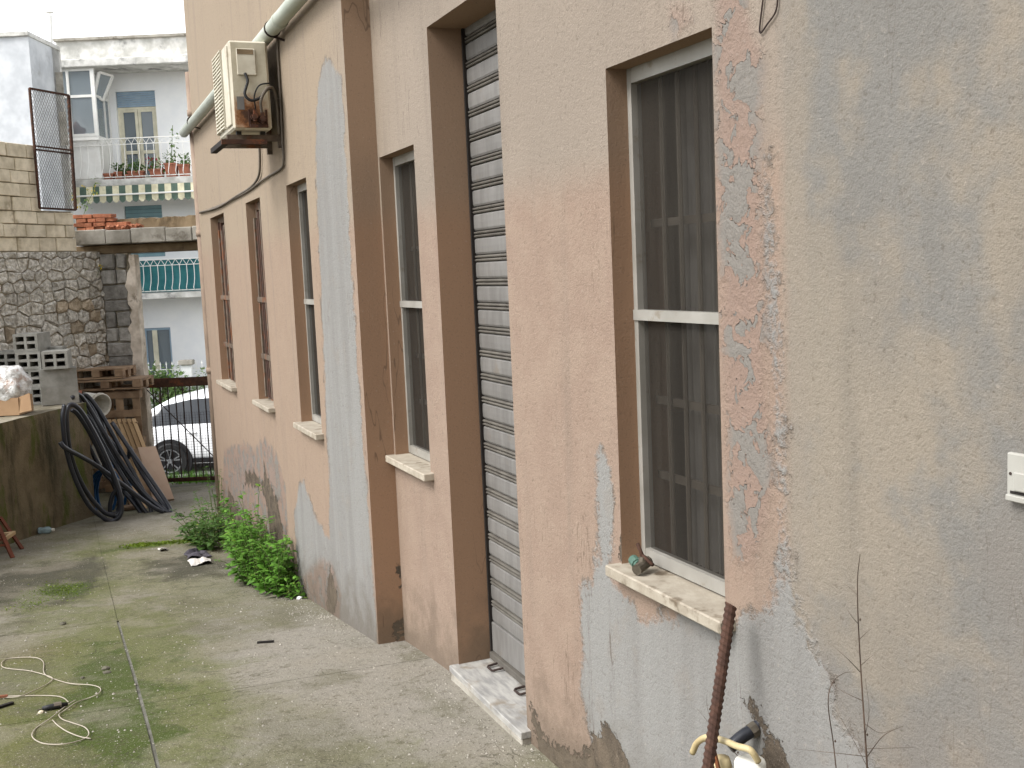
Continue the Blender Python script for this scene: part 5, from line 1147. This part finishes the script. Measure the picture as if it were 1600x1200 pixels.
# white building to the left, its flue, garden fence
NS = 24.0; nR = STREET.px(52, 150, NS)[0]; nzt = STREET.px(20, 50, NS)[1]
M['annex'] = basic('pale_render', srgb(212, 214, 216), srgb(198, 201, 204), 2, .9, 40, .002, 0, srgb(178, 178, 176), 1.6, .58, .8)
nb_ = Thing('white_annex', 'plain white building with grey coping at the left edge', 'building', STREET, (nR-3, NS, -1.7))
nb_.part('wall', MB().box(nR-8, nR, NS, NS+1.6, -1.9, nzt-.1), M['annex']); nb_.part('coping', MB().cbox(nR-8, nR+.03, NS-.06, NS+1.65, nzt-.1, nzt, .01), M['eave'])
nb_.part('return_wall', MB().box(nR, STREET.px(74, 150, NS+1.2)[0], NS+1.2, NS+1.7, -1.9, nzt-.02), M['eave'])
for zc_, hgt_ in ((nzt-.9, .5), (nzt-1.9, .75)): nb_.part('bare_patch', MB().box(nR+.04, nR+.2, NS+1.188, NS+1.199, zc_-hgt_/2, zc_+hgt_/2), M['conc'])
fl_ = sp(79, 90, BS-.02); fl1 = sp(78, 24, BS-.02)
fu = Thing('roof_flue', 'thin white flue pipe with a cap rising beside the roof edge', 'flue', STREET, tuple(fl_))
fu.part('pipe', MB().tube([fl_+[0, 0, -.3], fl1], .045, 10), M['white']); fu.part('cap', MB().lathe(tuple(fl1+[0, 0, .06]), [(0, .05), (.09, .02), (.09, 0), (0, 0)], 12), M['white']); fu.part('cap_stay', MB().box(fl1[0]-.01, fl1[0]+.01, fl1[1]-.01, fl1[1]+.01, fl1[2], fl1[2]+.06), M['white'])
FS = 25.6
gfz = STREET.px(300, 592, FS)[1]
gw = Thing('garden_wall', 'low white garden wall with spiked railing before the white house', 'wall', STREET, (hx(270, FS, 590), FS, -1.65))
gw.part('wall', MB().box(hx(150, FS, 600), aR, FS, FS+.15, -1.66, gfz-.02), M['white_wall'])
for i in range(34):
    u = hx(222, FS, 580)+i*.14; gw.part('spike', MB().bar((u, FS+.07, gfz-.02), (u, FS+.07, gfz+.36), .016).add([(u-.02,FS+.06,gfz+.36),(u+.02,FS+.06,gfz+.36),(u,FS+.08,gfz+.36),(u,FS+.07,gfz+.44)], [(0,1,3),(1,2,3),(2,0,3),(0,2,1)]), M['white'])
gw.part('rail', MB().bar((hx(222, FS, 580), FS+.085, gfz+.24), (aR, FS+.085, gfz+.24), .02), M['white'])
gpx = hx(293, FS-.05, 580); gp = Thing('gate_post', 'white garden post with a grey cap behind the car', 'post', STREET, (gpx, FS-.05, -1.65))
gp.part('shaft', MB().cbox(gpx-.12, gpx+.12, FS-.12, FS-.01, -1.66, hz(570, FS-.05, 293), .01), M['white_wall']); gp.part('cap', MB().cbox(gpx-.17, gpx+.17, FS-.18, FS+.02, hz(570, FS-.05, 293)+.002, hz(562, FS-.05, 293), .015), M['conc'])
# shrubs in the garden
for k, (px, py, rad, lab) in enumerate([(258, 592, .42, 'bushy green shrub by the ground-floor window'), (282, 606, .34, 'low dark shrub beside the garden post'), (243, 606, .36, 'rounded shrub just above the gate at its left side'), (328, 600, .4, 'shrub half hidden behind the corner of the peach building')]):
    c = sp(px, py, 25.2); zb_ = -1.65
    shb = Thing('garden_shrub', lab, 'shrub', STREET, (c[0], 25.2, zb_), 'shrubs before the white house')
    for j in range(4): shb.part('stem', MB().tube([(c[0], 25.2, zb_), (c[0]+random.uniform(-.2, .2), 25.2+random.uniform(-.15, .15), c[2])], .015, 5), M['twig'])
    cs = [((c[0]+random.uniform(-rad, rad), 25.2+random.uniform(-.2, .2), c[2]+random.uniform(-.35, .28)), rad*.5) for _ in range(9)] + [((c[0]+random.uniform(-rad, rad)*.8, 25.2, c[2]-random.uniform(.3, .9)), rad*.6) for _ in range(6)]
    leafset(shb, 'foliage', M['leaf_far'], cs, 700, .10)
# climber with yellow flowers by the rubble
yc = [(sp(px, py, 20.), .12) for px, py in [(150, 287), (147, 293), (131, 295), (112, 306), (128, 303), (148, 303)]]
cb_ = Thing('yellow_climber', 'sparse yellow flowering stems in front of the striped awning', 'plant', STREET, tuple(sp(135, 350, 14.2)))
ys_ = [sp(px, py, 14.2) for px, py in [(128, 345), (136, 320), (145, 300), (149, 285)]]
cb_.part('stem', MB().tube(spline(ys_, 4), .004, 4), M['stem'])
leafset(cb_, 'flowers', M['yellow'], [(tuple(sp(px, py, 14.2)), .03) for px, py in [(149, 288), (146, 296), (131, 293), (112, 308), (128, 304), (148, 303), (122, 322)]], 34, .03)
leafset(cb_, 'foliage', M['leaf_far'], [(tuple(p), .06) for p in ys_[::-1]]+[(tuple(sp(115, 308, 14.2)), .07), (tuple(sp(128, 318, 14.2)), .06)], 60, .035)
yf = WALLF.px(157, 417, -.1); fy = Thing('yellow_flower', 'single yellow flower in the dark corner of the rubble wall', 'flower', WALLF, (yf[0], -.1, yf[1]-.12)); 
fy.part('stem', MB().tube([(yf[0], -.03, yf[1]-.12), (yf[0], -.1, yf[1])], .003, 4), M['stem']); leafset(fy, 'petals', M['yellow'], [((yf[0], -.1, yf[1]), .015)], 14, .028)

# ================================================================== WEEDS AND LITTER
def weed(label, loc, spread, height, nst, mat, leaf, nleaf, group='weeds at the foot of the wall', seed=1, lean=(-.08, -.05)):
    rg = random.Random(seed); x_, y_ = loc; z_ = float(gz(x_, y_)); th = Thing('weed', label, 'weed', base=(x_, y_, z_), group=group); st = MB(); lf = MB()
    for s_ in range(nst):
        an = rg.uniform(0, 6.28); r_ = spread[0]*math.sqrt(rg.random()); bx_, by_ = x_+math.cos(an)*r_*.7, y_+math.sin(an)*spread[1]*math.sqrt(rg.random())*.8
        bx_ = min(bx_, (XL if by_ > YP else XR)-.03); H = height*rg.uniform(.35, 1.25)*(1-.4*r_/spread[0]); tx, ty = (bx_-x_)*.45+lean[0]*H*rg.uniform(0, 2)+rg.uniform(-.08, .08), (by_-y_)*.4+lean[1]*H+rg.uniform(-.08, .08)
        q = [(bx_, by_, float(gz(bx_, by_))), (bx_+tx*.35, by_+ty*.35, z_+H*.45), (min(bx_+tx*.8, XL-.02), by_+ty*.8, z_+H*.85), (min(bx_+tx*1.2, XL-.02), by_+ty*1.2, z_+H)]; q = spline(q, 4); st.tube(q, .003, 4, rr=[.0035*(1-.6*i/(len(q)-1)) for i in range(len(q))])
        for k in range(nleaf):
            i = min(len(q)-1, int(rg.uniform(.12, 1)*len(q))); p = Vector(q[i]); an = rg.uniform(0, 6.28); tt = i/len(q); L = leaf*rg.choice((.45, .7, .9, 1.1, 1.45))*rg.uniform(.85, 1.15)*(1.2-.6*tt)
            ax_ = Vector((math.cos(an), math.sin(an), rg.uniform(-.35, .55))).normalized(); sd_ = ax_.cross(Vector((rg.uniform(-.3, .3), rg.uniform(-.3, .3), 1))).normalized(); up_ = sd_.cross(ax_); W = L*rg.uniform(.24, .34); p = p+ax_*L*.15
            lf.add([p, p+ax_*L*.35+sd_*W, p+ax_*L*.7+sd_*W*.7-up_*L*.06, p+ax_*L-up_*L*.14, p+ax_*L*.7-sd_*W*.7-up_*L*.06, p+ax_*L*.35-sd_*W, p+ax_*L*.4+up_*L*.07], [(0,1,6),(1,2,6),(2,3,6),(3,4,6),(4,5,6),(5,0,6)])
    lf.v = [(min(v[0], (XL if v[1] > YP else XR)-.005), v[1], v[2]) for v in lf.v]
    th.part('stems', st, M['stem']); th.part('foliage', lf, mat); return th
weed('tall bright green weed clump against the foot of the wall', (1.27, 8.05), (.20, .46), .60, 70, M['leaf'], .058, 19, seed=3)
weed('low front part of the bright green weeds nearest the grey plaster', (1.32, 7.62), (.14, .20), .44, 38, M['leaf'], .054, 18, seed=4)
weed('broad-leaved bright weed in the middle of the wall foot', (1.30, 8.75), (.14, .32), .52, 36, M['leaf'], .062, 16, seed=8)
weed('darker spreading weed farther along the wall foot', (1.16, 10.0), (.24, .45), .36, 54, M['leaf_dark'], .062, 18, seed=5)
weed('thin weed at the far corner of the peach building', (1.36, 11.1), (.10, .25), .55, 12, M['leaf_dark'], .05, 9, seed=6, lean=(-.05, 0))
weed('small weed sprig growing at the near end of the green weeds', (1.38, 7.3), (.08, .12), .18, 12, M['leaf'], .04, 10, seed=9)
# grass outside the gate, moss on the yard
mb = MB(); rg = random.Random(11)
for k in range(1500):
    u = rg.uniform(ga-.2, gb+.2); s_ = rg.uniform(13.8, 15.6); P = STREET.w((u, s_, 0)); z_ = float(terr(P[0], P[1])); h_ = rg.uniform(.05, .2); an = rg.uniform(0, 6.28); d_ = np.array([math.cos(an), math.sin(an), 0])
    mb.add([P+[0, 0, z_]+d_*.007, P+[0, 0, z_]-d_*.007, P+[0, 0, z_+h_]+np.array([rg.uniform(-.06, .06), rg.uniform(-.06, .06), 0])], [(0, 1, 2)])
single('grass', mb, M['leaf'], 'tufts of grass just outside the iron gate', 'grass', kind='stuff')
mb = MB()
def tufts(c, sx, sy, n, hmax):
    for k in range(n):
        x_, y_ = c[0]+rg.gauss(0, sx), c[1]+rg.gauss(0, sy)
        if x_ > 1.44: continue
        z_ = float(gz(x_, y_)); h_ = rg.uniform(.2, 1)*hmax; an = rg.uniform(0, 6.28); w_ = h_*.9
        mb.add([(x_-w_*math.cos(an), y_-w_*math.sin(an), z_), (x_+w_*math.cos(an), y_+w_*math.sin(an), z_), (x_+rg.uniform(-.01, .01), y_+rg.uniform(-.01, .01), z_+h_)], [(0, 1, 2)])
for px in range(205, 335, 8): tufts(on_g(px, 853-(px-205)*.08), .05, .05, 90, .016)
tufts(on_g(95, 922), .10, .18, 900, .008); tufts(on_g(45, 945), .08, .12, 300, .007); tufts((1.30, 11.0), .1, .5, 300, .02)
single('moss', mb, M['moss'], 'bright moss creeping along the joints of the concrete yard', 'moss', kind='stuff')
# rag
def rag(name, label, px, py, sx, sy, mat, seed):
    P = on_g(px, py); n = 26; rows = []
    for i in range(n):
        r_ = []
        for j in range(n):
            u, v = (i/(n-1)-.5)*sx, (j/(n-1)-.5)*sy; k = mnoise.noise((u*9, v*9, seed)); k2 = mnoise.noise((u*20, v*20, seed+3)); x_ = P[0]+u+.05*mnoise.noise((u*6, v*6, seed+7)); y_ = P[1]+v+.06*mnoise.noise((u*6, v*6, seed+11))
            r_.append((x_, y_, float(gz(x_, y_))+.006+.05*max(0, k+.25)*max(0, 1-(2*u/sx)**4)+.012*abs(k2)))
        rows.append(r_)
    return single(name, MB().grid(rows), mat, label, 'cloth', base=tuple(P), smooth=True)
rag('dark_rag', 'crumpled dark grey rag lying near the weeds', 310, 868, .22, .30, M['cloth_dark'], 2); rag('white_rag', 'crumpled white rag in front of the dark one', 314, 880, .2, .22, M['cloth_white'], 5); rag('paper_scrap', 'small white paper scrap on the yard left of the rags', 256, 860, .07, .1, M['cloth_white'], 8)
# extension cord with plug
cpts = [(0,1090),(30,1088),(55,1078),(75,1068),(82,1060),(72,1055),(45,1048),(10,1044),(2,1038),(10,1030),(35,1027),(58,1028),(68,1035),(68,1048),(72,1055),(85,1061),(110,1068),(140,1070),(155,1074),(157,1080),(150,1086),(135,1092),(120,1097),(108,1105),(98,1112),(92,1117),(98,1124),(115,1130),(132,1136),(139,1145),(134,1153),(118,1159),(95,1163),(70,1162),(55,1156),(50,1148),(56,1138),(68,1130),(82,1120),(94,1110),(106,1101),(118,1094)]
q = [on_g(px, py, .004+.004*((i*7) % 3)) for i, (px, py) in enumerate(cpts)]
co = Thing('power_cord', 'thin white cord lying in loops on the yard with a dark plug', 'cord', base=tuple(on_g(90, 1110)))
co.part('cord', MB().tube(spline(q, 7), .0024, 6), M['white_cord'], smooth=True)
q2 = [on_g(px, py, .006) for px, py in [(82,1125),(90,1133),(105,1143),(125,1151),(142,1154)]]; co.part('cord', MB().tube(spline(q2, 6), .0024, 6), M['white_cord'], smooth=True)
q3 = [on_g(px, py, .005) for px, py in [(0,1088),(40,1087),(80,1087),(98,1090),(107,1097)]]; co.part('cord', MB().tube(spline(q3, 6), .0024, 6), M['white_cord'], smooth=True)
pA, pB = on_g(66, 1107, .014), on_g(106, 1100, .014)
co.part('plug', MB().tube([pA, pA*.7+pB*.3, pA*.4+pB*.6, pB], .012, 8, rr=[.009, .013, .014, .008]), M['car_dark'], smooth=True); co.part('plug_collar', MB().tube([pA*.55+pB*.45+[0, 0, .004], pA*.25+pB*.75+[0, 0, .004]], .0135, 8), M['cable'])
a_ = on_g(58, 1110, .008); co.part('plug_pin', MB().tube([pA, a_], .003, 5), M['brass'])
# stones, sticks, scraps
def pebble(name, label, px, py, r, mat, seed, cat='stone', flat=.6):
    P = on_g(px, py); bm = bmesh.new(); bmesh.ops.create_icosphere(bm, subdivisions=2, radius=1); mb = MB()
    for v in bm.verts: p = v.co.copy(); k = r*(1+.35*mnoise.noise(p*1.3+Vector((seed, 0, 0)))); v.co = Vector((p.x*k, p.y*k*.85, max(p.z, -.6)*k*flat+r*flat*.55))
    bm.verts.index_update(); mb.add([np.array(v.co)+P for v in bm.verts], [[v.index for v in f.verts] for f in bm.faces]); bm.free()
    return single(name, mb, mat, label, cat, base=tuple(P))
pebble('dark_stone', 'round dark stone on the yard beside the dark damp patch', 98, 976, .021, M['soil'], 1); pebble('dark_stone', 'dark stone above the flat scrap near the cord', 165, 1046, .020, M['soil'], 2); pebble('flat_scrap', 'flat dark scrap just below a stone near the cord', 167, 1051, .022, M['soil'], 3, 'scrap', .25)
pebble('white_crumb', 'white lump of plaster at the near end of the weeds', 468, 936, .02, M['white_wall'], 4, 'rubble'); pebble('white_pebble', 'pale pebble beside the plug of the cord', 64, 1114, .012, M['tuff'], 5)
pebble('brown_clod', 'small brown clod on the yard above the cord loop', 129, 1060, .011, M['soil'], 6); 
a_, b_ = on_g(402, 1004, .006), on_g(428, 1002, .006); single('dark_stick', MB().bar(a_, b_, .016, .01), M['dark'], 'short dark stick lying on the pale concrete', 'stick', base=tuple(a_))
a_, b_ = on_g(-6, 1106, .006), on_g(20, 1098, .006); single('dark_strip', MB().bar(a_, b_, .02, .01), M['dark'], 'dark strip at the left edge below the red wire end', 'scrap', base=tuple(a_)); a_, b_ = on_g(-6, 1089, .012), on_g(12, 1087, .012); single('red_wire_end', MB().bar(a_, b_, .012, .01), M['brick'], 'short red wire end at the left edge beside the cord', 'wire', base=tuple(a_))
mb = MB(); rg = random.Random(21)
for k in range(2600):
    if k < 1700: x_, y_ = rg.uniform(-.6, 1.4), rg.uniform(3.6, 11.5)
    else: y_ = rg.uniform(3.6, 8.0); x_ = (XL if y_ > YP else XR)-abs(rg.gauss(0, .12))-.01
    r_ = rg.choice([.0025, .003, .004, .006, .009 if k % 9 == 0 else .004]); z_ = float(gz(x_, y_)); an = rg.uniform(0, 6.28); c_, s_ = math.cos(an)*r_, math.sin(an)*r_
    if 3.75 < y_ < 4.62 and x_ > 1.52: continue
    mb.add([(x_+c_, y_+s_, z_), (x_-s_, y_+c_*1.4, z_), (x_-c_, y_-s_, z_), (x_+s_, y_-c_*1.2, z_), (x_, y_, z_+r_*.9)], [(0,1,4),(1,2,4),(2,3,4),(3,0,4)])
single('plaster_crumbs', mb, M['conc'], 'small crumbs of plaster and grit scattered over the yard', 'grit', kind='stuff')
